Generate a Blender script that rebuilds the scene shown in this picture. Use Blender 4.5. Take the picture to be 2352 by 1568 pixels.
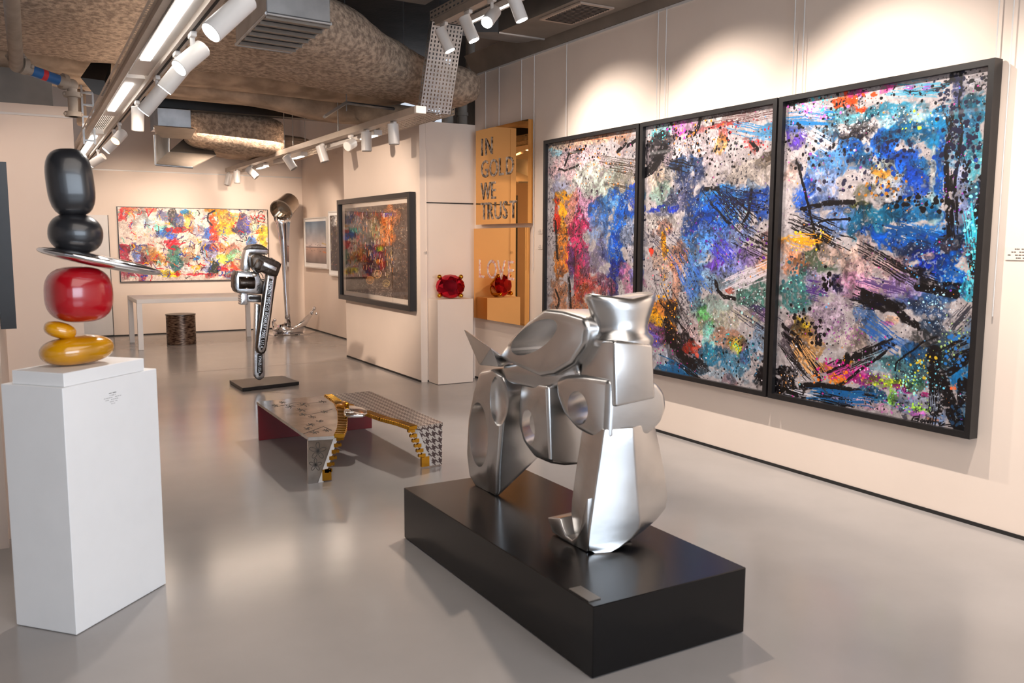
import bpy, bmesh, math, random
import numpy as np
from mathutils import Vector, Matrix
random.seed(7)
sc = bpy.context.scene
for o in list(bpy.data.objects): bpy.data.objects.remove(o, do_unlink=True)
COL = sc.collection

# ------------------------------------------------------------------ camera
F_PX, CX, CY, EYE = 1967.0, 1176.0, 784.0, 1.6
YAW, PIT, ROLL = math.radians(30.3), math.radians(-6.67), math.radians(0.22)
cf = Vector((math.sin(YAW)*math.cos(PIT), math.cos(YAW)*math.cos(PIT), math.sin(PIT)))
r0 = Vector((math.cos(YAW), -math.sin(YAW), 0)); u0 = r0.cross(cf)
cr = r0*math.cos(ROLL)+u0*math.sin(ROLL); cu = -r0*math.sin(ROLL)+u0*math.cos(ROLL)
cam_d = bpy.data.cameras.new('camera'); cam = bpy.data.objects.new('camera', cam_d); COL.objects.link(cam)
cam_d.sensor_width = 36; cam_d.lens = F_PX/2352*36; cam_d.clip_end = 100
cam.matrix_world = Matrix(((cr.x, cu.x, -cf.x, 0), (cr.y, cu.y, -cf.y, 0), (cr.z, cu.z, -cf.z, EYE), (0, 0, 0, 1)))
cam_d.dof.use_dof = True; cam_d.dof.focus_distance = 8.0; cam_d.dof.aperture_fstop = 4.0
sc.camera = cam

# ------------------------------------------------------------------ world, exposure, large lights
w = bpy.data.worlds.new('world'); sc.world = w; w.use_nodes = True
w.node_tree.nodes['Background'].inputs[0].default_value = (0.80, 0.88, 1.0, 1)
w.node_tree.nodes['Background'].inputs[1].default_value = 0.6
vs = sc.view_settings; vs.view_transform = 'Standard'; vs.look = 'None'; vs.gamma = 1; vs.use_curve_mapping = False
vs.exposure = 0.52
WARM = (1.0, 0.80, 0.64); NEUT = (1.0, 0.90, 0.82); COOL = (0.74, 0.86, 1.0)

def area(name, loc, target, sx, sy, power, color):
    l = bpy.data.lights.new(name, 'AREA'); l.shape = 'RECTANGLE'; l.size = sx; l.size_y = sy
    l.energy = power; l.color = color
    o = bpy.data.objects.new(name, l); COL.objects.link(o); o.location = loc
    o.rotation_euler = (Vector(target)-Vector(loc)).to_track_quat('-Z', 'Y').to_euler(); return o
def spot(name, loc, target, power, color, deg=60, blend=.6, r=.04):
    l = bpy.data.lights.new(name, 'SPOT'); l.energy = power; l.color = color
    l.spot_size = math.radians(deg); l.spot_blend = blend; l.shadow_soft_size = r
    o = bpy.data.objects.new(name, l); COL.objects.link(o); o.location = loc
    o.rotation_euler = (Vector(target)-Vector(loc)).to_track_quat('-Z', 'Y').to_euler(); return o

area('tube_and_fill_light', (0.95, 8.0, 2.9), (0.95, 8.0, 0), .25, 8, 55, NEUT)
area('tube_and_fill_light', (3.45, 12.0, 2.95), (3.3, 12.0, 0), .25, 5, 60, WARM)
area('tube_and_fill_light', (1.3, 0.5, 3.4), (1.6, 1.8, 0), 3.0, 3.0, 60, NEUT)  # broad overhead fill added near the viewer, with no fixture of its own
area('window_light', (2.2, -4.6, 1.9), (1.8, 3.0, 0.9), 4.8, 2.6, 240, COOL)
for y in (1.6, 3.2, 4.6, 6.0):                       # wall washers of the upper track, on the triptych
    spot('washer_light', (3.50, y+.5, 3.38), (4.66, y+.15, 1.55), 210, (1, .88, .78), 96, 1.0, .02)
spot('washer_light', (3.40, 7.0, 3.34), (4.66, 8.0, 1.7), 70, WARM, 70, .7)
spot('washer_light', (1.05, 8.2, 2.62), (3.97, 10.2, 1.5), 300, WARM, 60, .7)
spot('washer_light', (3.1, 6.2, 3.3), (4.3, 8.84, 1.2), 90, WARM, 55, .7)
for x in (1.9, 2.9, 3.8): spot('washer_light', (x-.3, 13.4, 2.7), (x, 15.6, 1.6), 110, WARM, 75, .8)
spot('washer_light', (3.4, 13.0, 2.6), (4.66, 14.3, 1.6), 60, WARM, 65, .7)
spot('washer_light', (1.0, 7.2, 2.6), (0.3, 9.7, 1.5), 60, WARM, 65, .7)
spot('washer_light', (3.36, 6.55, 3.36), (2.0, 6.0, 0.0), 620, NEUT, 66, .6, .02)
spot('washer_light', (3.2, 5.0, 3.5), (2.2, 3.2, 0.6), 230, WARM, 55, .6, .04)
spot('washer_light', (1.1, 5.2, 2.7), (0.3, 4.1, 1.3), 70, NEUT, 55, .6, .04)

# ------------------------------------------------------------------ helpers
def ray(px, py): return cf+cr*((px-CX)/F_PX)-cu*((py-CY)/F_PX)
def zp(px, py, z=0.0):
    d = ray(px, py); return Vector((0, 0, EYE))+d*((z-EYE)/d.z)
def xp(px, py, x):
    d = ray(px, py); return Vector((0, 0, EYE))+d*(x/d.x)
def yp(px, py, y):
    d = ray(px, py); return Vector((0, 0, EYE))+d*(y/d.y)

def link(name, me, mat=None, parent=None, smooth=None):
    o = bpy.data.objects.new(name, me); COL.objects.link(o)
    if mat: 
        me.materials.clear(); me.materials.append(mat)
    if parent: o.parent = parent; o.matrix_parent_inverse = parent.matrix_world.inverted()
    if smooth is not None:
        for p in me.polygons: p.use_smooth = True
        if smooth < 179:
            bm = bmesh.new(); bm.from_mesh(me)
            for e in bm.edges:
                if len(e.link_faces) == 2 and e.calc_face_angle(0) > math.radians(smooth): e.smooth = False
            bm.to_mesh(me); bm.free()
    return o
def tag(o, label=None, cat=None, group=None, kind=None):
    if label: o['label'] = label
    if cat: o['category'] = cat
    if group: o['group'] = group
    if kind: o['kind'] = kind
    return o
def empty(name, loc, label=None, cat=None, group=None):
    o = bpy.data.objects.new(name, None); COL.objects.link(o); o.location = loc; o.empty_display_size = .1
    o.matrix_world = Matrix.Translation(Vector(loc))
    return tag(o, label, cat, group)
class MB:
    def __init__(s): s.bm = bmesh.new()
    def box(s, a, b, rot=None):
        a, b = Vector(a), Vector(b); c = (a+b)/2; d = b-a
        m = Matrix.Translation(c) @ (rot.to_4x4() if rot else Matrix.Identity(4)) @ Matrix.Diagonal((abs(d.x), abs(d.y), abs(d.z), 1))
        bmesh.ops.create_cube(s.bm, size=1, matrix=m); return s
    def rod(s, a, b, r, r2=None, n=16, cap=True):
        a, b = Vector(a), Vector(b); d = b-a
        m = Matrix.Translation((a+b)/2) @ d.to_track_quat('Z', 'Y').to_matrix().to_4x4()
        bmesh.ops.create_cone(s.bm, cap_ends=cap, segments=n, radius1=r, radius2=r if r2 is None else r2, depth=d.length, matrix=m); return s
    def ball(s, c, r, sc3=(1, 1, 1), n=16, rot=None):
        m = Matrix.Translation(Vector(c)) @ (rot.to_4x4() if rot else Matrix.Identity(4)) @ Matrix.Diagonal((r*sc3[0], r*sc3[1], r*sc3[2], 1))
        bmesh.ops.create_uvsphere(s.bm, u_segments=n, v_segments=max(6, n//2), radius=1, matrix=m); return s
    def prism(s, A, B):
        va = [s.bm.verts.new(p) for p in A]; vb = [s.bm.verts.new(p) for p in B]; n = len(A)
        s.bm.faces.new(va); s.bm.faces.new(vb[::-1])
        for i in range(n): s.bm.faces.new((va[i], vb[i], vb[(i+1) % n], va[(i+1) % n]))
        bmesh.ops.recalc_face_normals(s.bm, faces=s.bm.faces[:]); return s
    def hull(s, P):
        vs_ = [s.bm.verts.new(p) for p in P]
        r = bmesh.ops.convex_hull(s.bm, input=vs_)
        bmesh.ops.delete(s.bm, geom=[v for v in r['geom_interior'] if isinstance(v, bmesh.types.BMVert)], context='VERTS')
        bmesh.ops.dissolve_limit(s.bm, angle_limit=math.radians(4), verts=s.bm.verts[:], edges=s.bm.edges[:]); return s
    def loft(s, rings, cap=True, close=True):
        R = [[s.bm.verts.new(p) for p in r] for r in rings]
        n = len(R[0])
        for a, b in zip(R, R[1:]):
            for i in range(n if close else n-1):
                s.bm.faces.new((a[i], a[(i+1) % n], b[(i+1) % n], b[i]))
        if cap: s.bm.faces.new(R[0][::-1]); s.bm.faces.new(R[-1])
        bmesh.ops.recalc_face_normals(s.bm, faces=s.bm.faces[:]); return s
    def bevel(s, w_, seg=2, ang=20):
        es = [e for e in s.bm.edges if len(e.link_faces) == 2 and e.calc_face_angle(0) > math.radians(ang)]
        bmesh.ops.bevel(s.bm, geom=es, offset=w_, segments=seg, profile=.5, affect='EDGES', clamp_overlap=True); return s
    def build(s, name, mat=None, parent=None, smooth=None):
        me = bpy.data.meshes.new(name); s.bm.to_mesh(me); s.bm.free()
        return link(name, me, mat, parent, smooth)
def baked(o):
    dg = bpy.context.evaluated_depsgraph_get(); dg.update()
    me = bpy.data.meshes.new_from_object(o.evaluated_get(dg)); o.modifiers.clear(); o.data = me; return o
def cut(o, cutters):
    for c in cutters:
        m = o.modifiers.new('b', 'BOOLEAN'); m.operation = 'DIFFERENCE'; m.solver = 'EXACT'; m.object = c
    baked(o)
    for c in cutters: bpy.data.objects.remove(c, do_unlink=True)
    me = o.data
    bm = bmesh.new(); bm.from_mesh(me)
    for f in bm.faces: f.smooth = True
    for e in bm.edges:
        e.smooth = not (len(e.link_faces) == 2 and e.calc_face_angle(0) > math.radians(32))
    bm.to_mesh(me); bm.free()
    return o
def boxo(name, a, b, mat, parent=None, bev=0, rot=None):
    m = MB().box(a, b, rot)
    if bev: m.bevel(bev, 2)
    return m.build(name, mat, parent)

# ------------------------------------------------------------------ materials
def mat(name, col, rough=.5, metal=0, noise=0, nscale=8, bump=0, bscale=60, coat=0, spec=.5, emit=None, estr=0, col2=None, aniso=0, vor=False):
    m = bpy.data.materials.new(name); m.use_nodes = True; nt = m.node_tree; b = nt.nodes['Principled BSDF']
    c = tuple(((x/255)/12.92 if x/255 <= .04045 else ((x/255+.055)/1.055)**2.4) for x in col)
    b.inputs['Base Color'].default_value = (*c, 1); b.inputs['Roughness'].default_value = rough
    b.inputs['Metallic'].default_value = metal; b.inputs['Coat Weight'].default_value = coat
    b.inputs['Specular IOR Level'].default_value = spec
    b.inputs['Coat Roughness'].default_value = .08
    tc = nt.nodes.new('ShaderNodeTexCoord')
    if noise or col2:
        n = nt.nodes.new('ShaderNodeTexNoise'); n.inputs['Scale'].default_value = nscale; n.inputs['Detail'].default_value = 6
        nt.links.new(tc.outputs['Object'], n.inputs['Vector'])
        r = nt.nodes.new('ShaderNodeValToRGB')
        if col2:
            c2 = tuple((x/255)**2.2 for x in col2); r.color_ramp.elements[0].color = (*c2, 1); r.color_ramp.elements[1].color = (*c, 1)
            r.color_ramp.elements[0].position = .38; r.color_ramp.elements[1].position = .62
        else:
            r.color_ramp.elements[0].color = tuple(x*(1-noise) for x in c)+(1,); r.color_ramp.elements[1].color = tuple(min(1, x*(1+noise*.5)) for x in c)+(1,)
            r.color_ramp.elements[0].position = .3; r.color_ramp.elements[1].position = .7
        nt.links.new(n.outputs['Fac'], r.inputs['Fac']); nt.links.new(r.outputs['Color'], b.inputs['Base Color'])
    if bump:
        n2 = nt.nodes.new('ShaderNodeTexNoise'); n2.inputs['Scale'].default_value = bscale; n2.inputs['Detail'].default_value = 8
        nt.links.new(tc.outputs['Object'], n2.inputs['Vector'])
        bp = nt.nodes.new('ShaderNodeBump'); bp.inputs['Strength'].default_value = bump; bp.inputs['Distance'].default_value = .02
        nt.links.new(n2.outputs['Fac'], bp.inputs['Height']); nt.links.new(bp.outputs['Normal'], b.inputs['Normal'])
    if emit:
        b.inputs['Emission Color'].default_value = (*emit, 1); b.inputs['Emission Strength'].default_value = estr
    return m
M = dict(
    wall=mat('wall_paint', (230, 214, 201), .7, noise=.03, nscale=2),
    floor=mat('epoxy_floor', (156, 152, 150), .17, noise=.10, nscale=1.3, bump=.02, bscale=5, spec=.6),
    gap=mat('shadow_gap', (28, 26, 25), .6, noise=.1),
    slab=mat('concrete_slab', (64, 58, 54), .9, noise=.3, nscale=3, bump=.3, bscale=20),
    spray=mat('sprayed_insulation', (196, 173, 151), .95, col2=(140, 122, 107), nscale=24, bump=1.0, bscale=55),
    spray2=mat('sprayed_insulation_pale', (200, 176, 152), .9, col2=(150, 130, 112), nscale=3, bump=.5, bscale=12),
    sheet=mat('galvanised_sheet', (176, 178, 180), .36, metal=.8, noise=.25, nscale=5),
    sheet_d=mat('dull_sheet', (128, 120, 112), .5, metal=.5, noise=.2, nscale=3),
    trayw=mat('painted_tray', (176, 164, 152), .45, metal=.3, noise=.1),
    slot=mat('slot_dark', (38, 34, 32), .8, noise=.1),
    black=mat('black_paint', (14, 14, 16), .3, noise=.2, nscale=6),
    plinth=mat('black_lacquer', (7, 7, 9), .2, noise=.35, nscale=30, bump=.01, bscale=90, spec=.4),
    pipe=mat('pipe_grey', (150, 138, 126), .6, noise=.25, nscale=9),
    white=mat('white_enamel', (214, 210, 206), .35, noise=.03),
    whitep=mat('plinth_white', (240, 240, 240), .45, noise=.02),
    frame=mat('black_frame', (26, 24, 25), .35, noise=.2, nscale=20),
    alu=mat('cast_aluminium', (206, 205, 204), .27, metal=1, noise=.10, nscale=5, bump=.03, bscale=14),
    chrome=mat('chrome', (225, 225, 228), .07, metal=1, noise=.05),
    steel=mat('polished_steel', (190, 180, 168), .13, metal=1, noise=.1),
    dsteel=mat('dark_steel', (92, 84, 78), .3, metal=1, noise=.35, nscale=25, bump=.2, bscale=40),
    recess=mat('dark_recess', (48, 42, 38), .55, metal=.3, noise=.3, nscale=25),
    msteel=mat('wrench_steel', (222, 225, 228), .26, metal=1, noise=.25, nscale=18, bump=.08, bscale=40),
    gold=mat('gold_mirror', (246, 190, 118), .015, metal=1, noise=.0),
    brass=mat('brass', (205, 150, 50), .18, metal=1, noise=.15, nscale=12),
    ruby=mat('ruby', (205, 6, 46), .04, metal=.9, noise=.5, nscale=12, coat=.3),
    red=mat('red_gloss', (176, 12, 26), .2, noise=.12, nscale=6, coat=.6),
    maroon=mat('maroon_lacquer', (120, 6, 22), .35, noise=.1),
    dark=mat('charcoal_satin', (38, 38, 41), .3, noise=.25, nscale=9, coat=.3),
    yellow=mat('amber_gloss', (206, 142, 8), .18, noise=.35, nscale=6, coat=.8),
    text=mat('text_dark', (60, 55, 52), .6, noise=.1),
    lamp=mat('lamp_lens', (255, 255, 255), .5, emit=(1, .98, .96), estr=8),
    lampw=mat('lamp_lens_warm', (255, 200, 150), .5, emit=(1, .55, .25), estr=3),
    tube=mat('lit_tube', (255, 255, 255), .5, emit=(1, .96, .90), estr=6),
    lensoff=mat('lamp_lens_off', (70, 66, 62), .3, noise=.1),
    mount=mat('mount_board', (225, 212, 200), .7, noise=.02),
    vent=mat('vent_grille', (168, 150, 136), .5, noise=.1),
)
# gallery glass over a picture
gl = bpy.data.materials.new('picture_glass'); gl.use_nodes = True; nt = gl.node_tree; nt.nodes.clear()
out = nt.nodes.new('ShaderNodeOutputMaterial'); mx = nt.nodes.new('ShaderNodeMixShader'); tr = nt.nodes.new('ShaderNodeBsdfTransparent')
gs = nt.nodes.new('ShaderNodeBsdfGlossy'); gs.inputs['Roughness'].default_value = .02; fr = nt.nodes.new('ShaderNodeFresnel'); fr.inputs[0].default_value = 1.45
nt.links.new(fr.outputs[0], mx.inputs[0]); nt.links.new(tr.outputs[0], mx.inputs[1]); nt.links.new(gs.outputs[0], mx.inputs[2]); nt.links.new(mx.outputs[0], out.inputs[0])
M['glass'] = gl

# ------------------------------------------------------------------ painter: pictures made up in memory
class Canvas:
    """a flat artwork seen in the photo, painted stroke by stroke; f maps photo pixels to (u, v) on the work"""
    def __init__(s, W, H, f, ground, seed):
        s.W, s.H, s.f = W, H, f; s.rng = np.random.default_rng(seed)
        s.a = np.ones((H, W, 3), np.float32)*np.array(ground, np.float32)
        s.N = [s.noise(c) for c in (160, 70, 30, 12, 5)]
        s.a += (s.N[1][..., None]-.5)*30+(s.N[3][..., None]-.5)*44+(s.N[4][..., None]-.5)*30
    def noise(s, cell):
        gh, gw = s.H//cell+4, s.W//cell+4; g = s.rng.random((gh, gw)).astype(np.float32)
        y = np.arange(s.H)/cell; x = np.arange(s.W)/cell; yi = y.astype(int); xi = x.astype(int)
        fy = (y-yi); fx = (x-xi); fy = (fy*fy*(3-2*fy))[:, None]; fx = (fx*fx*(3-2*fx))[None]
        yi = yi[:, None]; xi = xi[None]
        return (g[yi, xi]*(1-fy)*(1-fx)+g[yi+1, xi]*fy*(1-fx)+g[yi, xi+1]*(1-fy)*fx+g[yi+1, xi+1]*fy*fx).astype(np.float32)
    def P(s, x, y): u, v = s.f(x, y); return u*s.W, v*s.H
    def win(s, x0, y0, x1, y1):
        x0, y0, x1, y1 = int(max(0, x0)), int(max(0, y0)), int(min(s.W, x1)), int(min(s.H, y1))
        if x1 <= x0 or y1 <= y0: return None
        yy, xx = np.mgrid[y0:y1, x0:x1].astype(np.float32); return (slice(y0, y1), slice(x0, x1)), xx, yy
    def blend(s, sl, al, c):
        al = al[..., None]; s.a[sl] = s.a[sl]*(1-al)+np.array(c, np.float32)*al
    def wash(s, x, y, rx, ry, c, a=.8, dry=.45, edge=.22):
        cx, cy = s.P(x, y); RX = 1.2*abs(s.P(x+rx, y)[0]-s.P(x-rx, y)[0])/2; RY = 1.2*abs(s.P(x, y+ry)[1]-s.P(x, y-ry)[1])/2
        w_ = s.win(cx-1.6*RX, cy-1.6*RY, cx+1.6*RX, cy+1.6*RY)
        if not w_: return
        sl, xx, yy = w_
        d = np.sqrt(((xx-cx)/RX)**2+((yy-cy)/RY)**2)+(s.N[1][sl]-.5)*.9+(s.N[2][sl]-.5)*.7+(s.N[3][sl]-.5)*.4
        al = np.clip((1.05-d)/edge, 0, 1)*a
        tex = .6*s.N[3][sl]+.4*s.N[4][sl]
        al = al*np.clip((tex-dry+.35)/.35, .12, 1)
        cc = np.array(c, np.float32)*(1+.6*(s.N[2][sl][..., None]-.5)+.5*(s.N[3][sl][..., None]-.5)+.5*(s.N[4][sl][..., None]-.5))
        s.a[sl] = s.a[sl]*(1-al[..., None])+cc*al[..., None]
    def line(s, pts, wd, c, a=1, dry=.0):
        Q = [s.P(*p) for p in pts]; k = s.W/s.pw
        for (x0, y0), (x1, y1) in zip(Q, Q[1:]):
            r = wd*k; w_ = s.win(min(x0, x1)-r-1, min(y0, y1)-r-1, max(x0, x1)+r+2, max(y0, y1)+r+2)
            if not w_: continue
            sl, xx, yy = w_; dx, dy = x1-x0, y1-y0; L = dx*dx+dy*dy+1e-6
            t = np.clip(((xx-x0)*dx+(yy-y0)*dy)/L, 0, 1); d = np.hypot(xx-x0-t*dx, yy-y0-t*dy)
            al = np.clip(r-d+.5, 0, 1)*a
            if dry: al = al*np.clip((s.N[4][sl]*.5+s.N[3][sl]*.5-dry)*7, 0, 1)
            s.blend(sl, al, c)
    def streaks(s, x0, y0, x1, y1, spread, c, n=14, wd=.7, a=.9, jit=.25):
        dx, dy = x1-x0, y1-y0; L = math.hypot(dx, dy); nx, ny = -dy/L, dx/L
        for _ in range(n):
            o = (s.rng.random()-.5)*spread; t0, t1 = s.rng.random()*jit*2, 1-s.rng.random()*jit*2; k = (s.rng.random()-.5)*spread*.25
            s.line([(x0+dx*t0+nx*o, y0+dy*t0+ny*o), (x0+dx*t1+nx*(o+k), y0+dy*t1+ny*(o+k))], wd*(.4+s.rng.random()), c, a, .25)
    def brush(s, pts, wd, c, a=1, dry=.28):
        s.line(pts, wd, c, a, dry)
        for _ in range(5):
            o = (s.rng.random(2)-.5)*wd*1.8; s.line([(p[0]+o[0], p[1]+o[1]) for p in pts], wd*.22, c, a, .2)
    def dots(s, x, y, rx, ry, c, n, r0=.6, r1=2.4, uni=False, a=1):
        k = s.W/s.pw
        for _ in range(int(n)):
            if uni: px, py = x+(s.rng.random()*2-1)*rx, y+(s.rng.random()*2-1)*ry
            else: px, py = x+s.rng.normal()*rx*.5, y+s.rng.normal()*ry*.5
            X, Y_ = s.P(px, py); r = (r0+(r1-r0)*s.rng.random()**3)*k
            w_ = s.win(X-r-1, Y_-r-1, X+r+2, Y_+r+2)
            if not w_: continue
            sl, xx, yy = w_; d = np.hypot((xx-X)*(1+.25*s.rng.normal()*.6), yy-Y_)
            s.blend(sl, np.clip(r-d+.4, 0, 1)*a, c)
    def finish(s, amp=1.0, ink=.6, sat=1.2, gain=.9):
        k = s.W/2300
        n = [s.noise(max(2, int(c*k))) for c in (60, 60, 18, 18, 7, 7)]
        yy, xx = np.mgrid[0:s.H, 0:s.W].astype(np.float32)
        X = np.clip(xx+k*amp*((n[0]-.5)*40+(n[2]-.5)*22+(n[4]-.5)*10), 0, s.W-1).astype(int); Y_ = np.clip(yy+k*amp*((n[1]-.5)*40+(n[3]-.5)*22+(n[5]-.5)*10), 0, s.H-1).astype(int)
        s.a = s.a[Y_, X]
        reg = np.clip((s.noise(int(150*k))-.42)*5, 0, 1)
        m = np.clip((s.noise(max(2, int(9*k)))*.6+s.noise(max(2, int(4*k)))*.4-.62)*9, 0, 1)*reg*ink
        s.a = s.a*(1-m[..., None])+np.array((26, 26, 40))*m[..., None]
        m = np.clip((s.noise(max(2, int(10*k)))*.5+s.noise(max(2, int(5*k)))*.5-.66)*9, 0, 1)*(1-reg)*ink
        s.a = s.a*(1-m[..., None])+np.array((225, 215, 220))*m[..., None]
        g = s.a.mean(-1, keepdims=True); s.a = (g+(s.a-g)*sat)*gain
        s.a = (s.a-120)*1.05+118
    def image(s, name):
        im = bpy.data.images.new(name, s.W, s.H, alpha=False)
        out_ = np.ones((s.H, s.W, 4), np.float32); out_[..., :3] = np.clip(s.a[::-1], 0, 255)/255
        im.pixels.foreach_set(out_.ravel()); im.update(); im.pack(); return im
def art_mat(name, im, rough=.35, coat=.0, dark=1.0):
    m = bpy.data.materials.new(name); m.use_nodes = True; nt = m.node_tree; b = nt.nodes['Principled BSDF']
    t = nt.nodes.new('ShaderNodeTexImage'); t.image = im; nt.links.new(t.outputs['Color'], b.inputs['Base Color'])
    b.inputs['Roughness'].default_value = rough; b.inputs['Coat Weight'].default_value = coat; b.inputs['Coat Roughness'].default_value = .03
    return m
def quad(name, P4, uv4, m, parent):
    """P4: bottom-left, bottom-right, top-right, top-left"""
    me = bpy.data.meshes.new(name); me.from_pydata([tuple(p) for p in P4], [], [(0, 1, 2, 3)])
    ul = me.uv_layers.new(name='UVMap')
    for i, uvc in enumerate(uv4): ul.data[i].uv = uvc
    return link(name, me, m, parent)

WX = 4.667                                              # right wall plane
BK, NV = (12, 10, 14), (22, 24, 52)
TY0, TY1, TZ0, TZ1 = 7.245, 2.763, .508, 2.580
def f_trip(x, y):
    p = xp(x, y, WX-.05); return (TY0-p.y)/(TY0-TY1), (TZ1-p.z)/(TZ1-TZ0)
T = Canvas(2300, 1063, f_trip, (196, 188, 190), 3); T.pw = 1040
def A(x, y): return 1240+x/2.24, 200+y/2.24             # first close-up of panels one and two
def B(x, y): return 1780+x/2.306, 120+y/2.306           # panel three, upper
def C_(x, y): return 1780+x/3.136, 600+y/3.136          # panel three, lower
def wz(Z, k, L):
    for x, y, rx, ry, c, a in L: T.wash(*Z(x, y), rx/k, ry/k, c, a)
BL1, BL2, BL3, LB = (24, 96, 190), (18, 60, 150), (10, 110, 165), (110, 160, 215)
TE, LIL, OR, PK, SAL = (14, 120, 140), (176, 176, 214), (226, 120, 28), (214, 70, 120), (222, 170, 148)
wz(A, 2.24, [(90, 320, 45, 30, (120, 180, 200), .7), (250, 270, 200, 30, (214, 170, 140), .7), (200, 420, 130, 90, (226, 190, 196), .8), (110, 520, 40, 60, (150, 160, 200), .6),
 (300, 480, 120, 70, (200, 220, 205), .7), (440, 500, 80, 60, (150, 145, 130), .7), (130, 640, 45, 90, (232, 160, 20), .95), (85, 680, 18, 70, (220, 50, 30), .9), (110, 860, 40, 120, (226, 130, 40), .8),
 (210, 650, 80, 90, (216, 150, 190), .7), (320, 640, 80, 50, BL1, .85), (390, 600, 60, 70, (70, 130, 190), .8), (490, 590, 40, 80, (50, 80, 190), .85), (410, 720, 60, 170, BL1, .9), (390, 850, 45, 120, (20, 80, 170), .9),
 (300, 740, 60, 90, (110, 140, 190), .7), (380, 960, 45, 90, (40, 50, 130), .85), (200, 860, 50, 170, (206, 60, 110), .9), (220, 1010, 60, 80, (196, 60, 90), .85), (270, 1010, 70, 70, (190, 100, 90), .7),
 (300, 880, 60, 90, (120, 110, 150), .6), (480, 800, 50, 100, (176, 176, 190), .8), (470, 990, 60, 70, (200, 120, 160), .7), (110, 1060, 45, 90, (196, 130, 90), .7), (220, 1120, 60, 80, (180, 100, 60), .7),
 (160, 940, 12, 110, (60, 60, 110), .7), (500, 950, 30, 70, (90, 120, 190), .6)])
wz(A, 2.24, [(620, 220, 60, 40, (120, 180, 190), .6), (740, 210, 60, 40, (200, 70, 180), .8), (620, 330, 70, 120, BK, .75), (900, 180, 200, 40, (196, 190, 186), .7), (950, 190, 120, 10, (200, 40, 30), .8),
 (940, 240, 20, 20, (235, 50, 25), .95), (1100, 290, 60, 40, (170, 40, 30), .7), (1170, 240, 70, 50, (60, 130, 180), .7), (800, 330, 200, 90, (214, 196, 204), .6), (930, 300, 30, 40, (240, 170, 60), .6),
 (740, 420, 70, 60, (30, 70, 120), .8), (760, 520, 80, 110, (44, 56, 90), .85), (620, 480, 60, 60, (196, 180, 160), .7), (630, 560, 70, 50, (120, 160, 150), .6), (800, 650, 80, 130, (24, 60, 120), .85),
 (720, 590, 50, 80, (90, 90, 120), .7), (920, 560, 90, 40, (40, 130, 210), .85), (930, 650, 110, 70, (30, 100, 200), .85), (860, 740, 90, 60, (28, 70, 150), .85), (1060, 560, 80, 50, (60, 120, 190), .7),
 (1160, 610, 60, 70, (20, 60, 140), .8), (1180, 360, 50, 40, (60, 50, 40), .8), (1100, 430, 120, 50, (170, 160, 150), .6), (640, 630, 80, 20, (30, 60, 180), .9), (640, 700, 90, 50, (190, 184, 180), .8), (650, 740, 60, 40, (180, 120, 100), .6),
 (960, 770, 120, 60, (120, 150, 220), .75), (800, 850, 90, 70, (90, 150, 220), .8), (860, 960, 130, 100, (120, 160, 200), .75), (780, 1010, 60, 90, (80, 130, 200), .7), (960, 880, 120, 70, (130, 130, 210), .7), (900, 900, 50, 30, (110, 60, 180), .7),
 (650, 880, 70, 90, (214, 180, 160), .7), (640, 800, 16, 40, (240, 160, 10), .95), (570, 850, 12, 25, (230, 60, 40), .9), (700, 950, 30, 120, (206, 140, 110), .6), (1180, 800, 50, 60, (90, 60, 60), .7), (1160, 900, 70, 50, (220, 160, 120), .8),
 (1090, 870, 60, 50, (150, 120, 190), .6), (975, 1050, 22, 18, (190, 50, 30), .95), (1060, 1060, 120, 70, (170, 180, 180), .5), (1130, 1080, 90, 60, (50, 100, 90), .75), (900, 1130, 120, 60, (130, 160, 150), .6), (1140, 1160, 60, 30, (90, 60, 120), .7),
 (620, 1130, 60, 50, (190, 110, 40), .75), (600, 1200, 40, 50, (226, 160, 20), .8), (680, 1180, 40, 60, (40, 36, 36), .7), (670, 1280, 40, 50, (230, 130, 30), .85), (590, 1270, 40, 50, (90, 70, 170), .7), (850, 1210, 30, 60, (90, 160, 90), .75),
 (780, 1260, 60, 60, (214, 180, 180), .6), (1010, 1180, 90, 50, (190, 180, 160), .7), (720, 1340, 50, 90, BK, .85), (790, 1360, 50, 40, (190, 60, 40), .7), (870, 1330, 30, 80, (130, 200, 200), .7), (1010, 1330, 40, 40, (180, 190, 40), .75),
 (1050, 1370, 20, 40, (150, 60, 160), .7), (1140, 1330, 70, 80, (110, 150, 190), .6), (960, 1300, 60, 50, (180, 120, 90), .6), (880, 1390, 60, 50, (20, 100, 140), .7), (1000, 1420, 90, 60, (60, 130, 170), .7), (1160, 1480, 60, 50, BK, .9),
 (660, 1400, 90, 50, (170, 180, 200), .6), (700, 1460, 110, 30, (30, 110, 160), .7), (980, 1500, 60, 20, (160, 40, 30), .5), (820, 1440, 40, 30, BK, .8), (940, 1480, 120, 30, (130, 160, 180), .5)])
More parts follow.
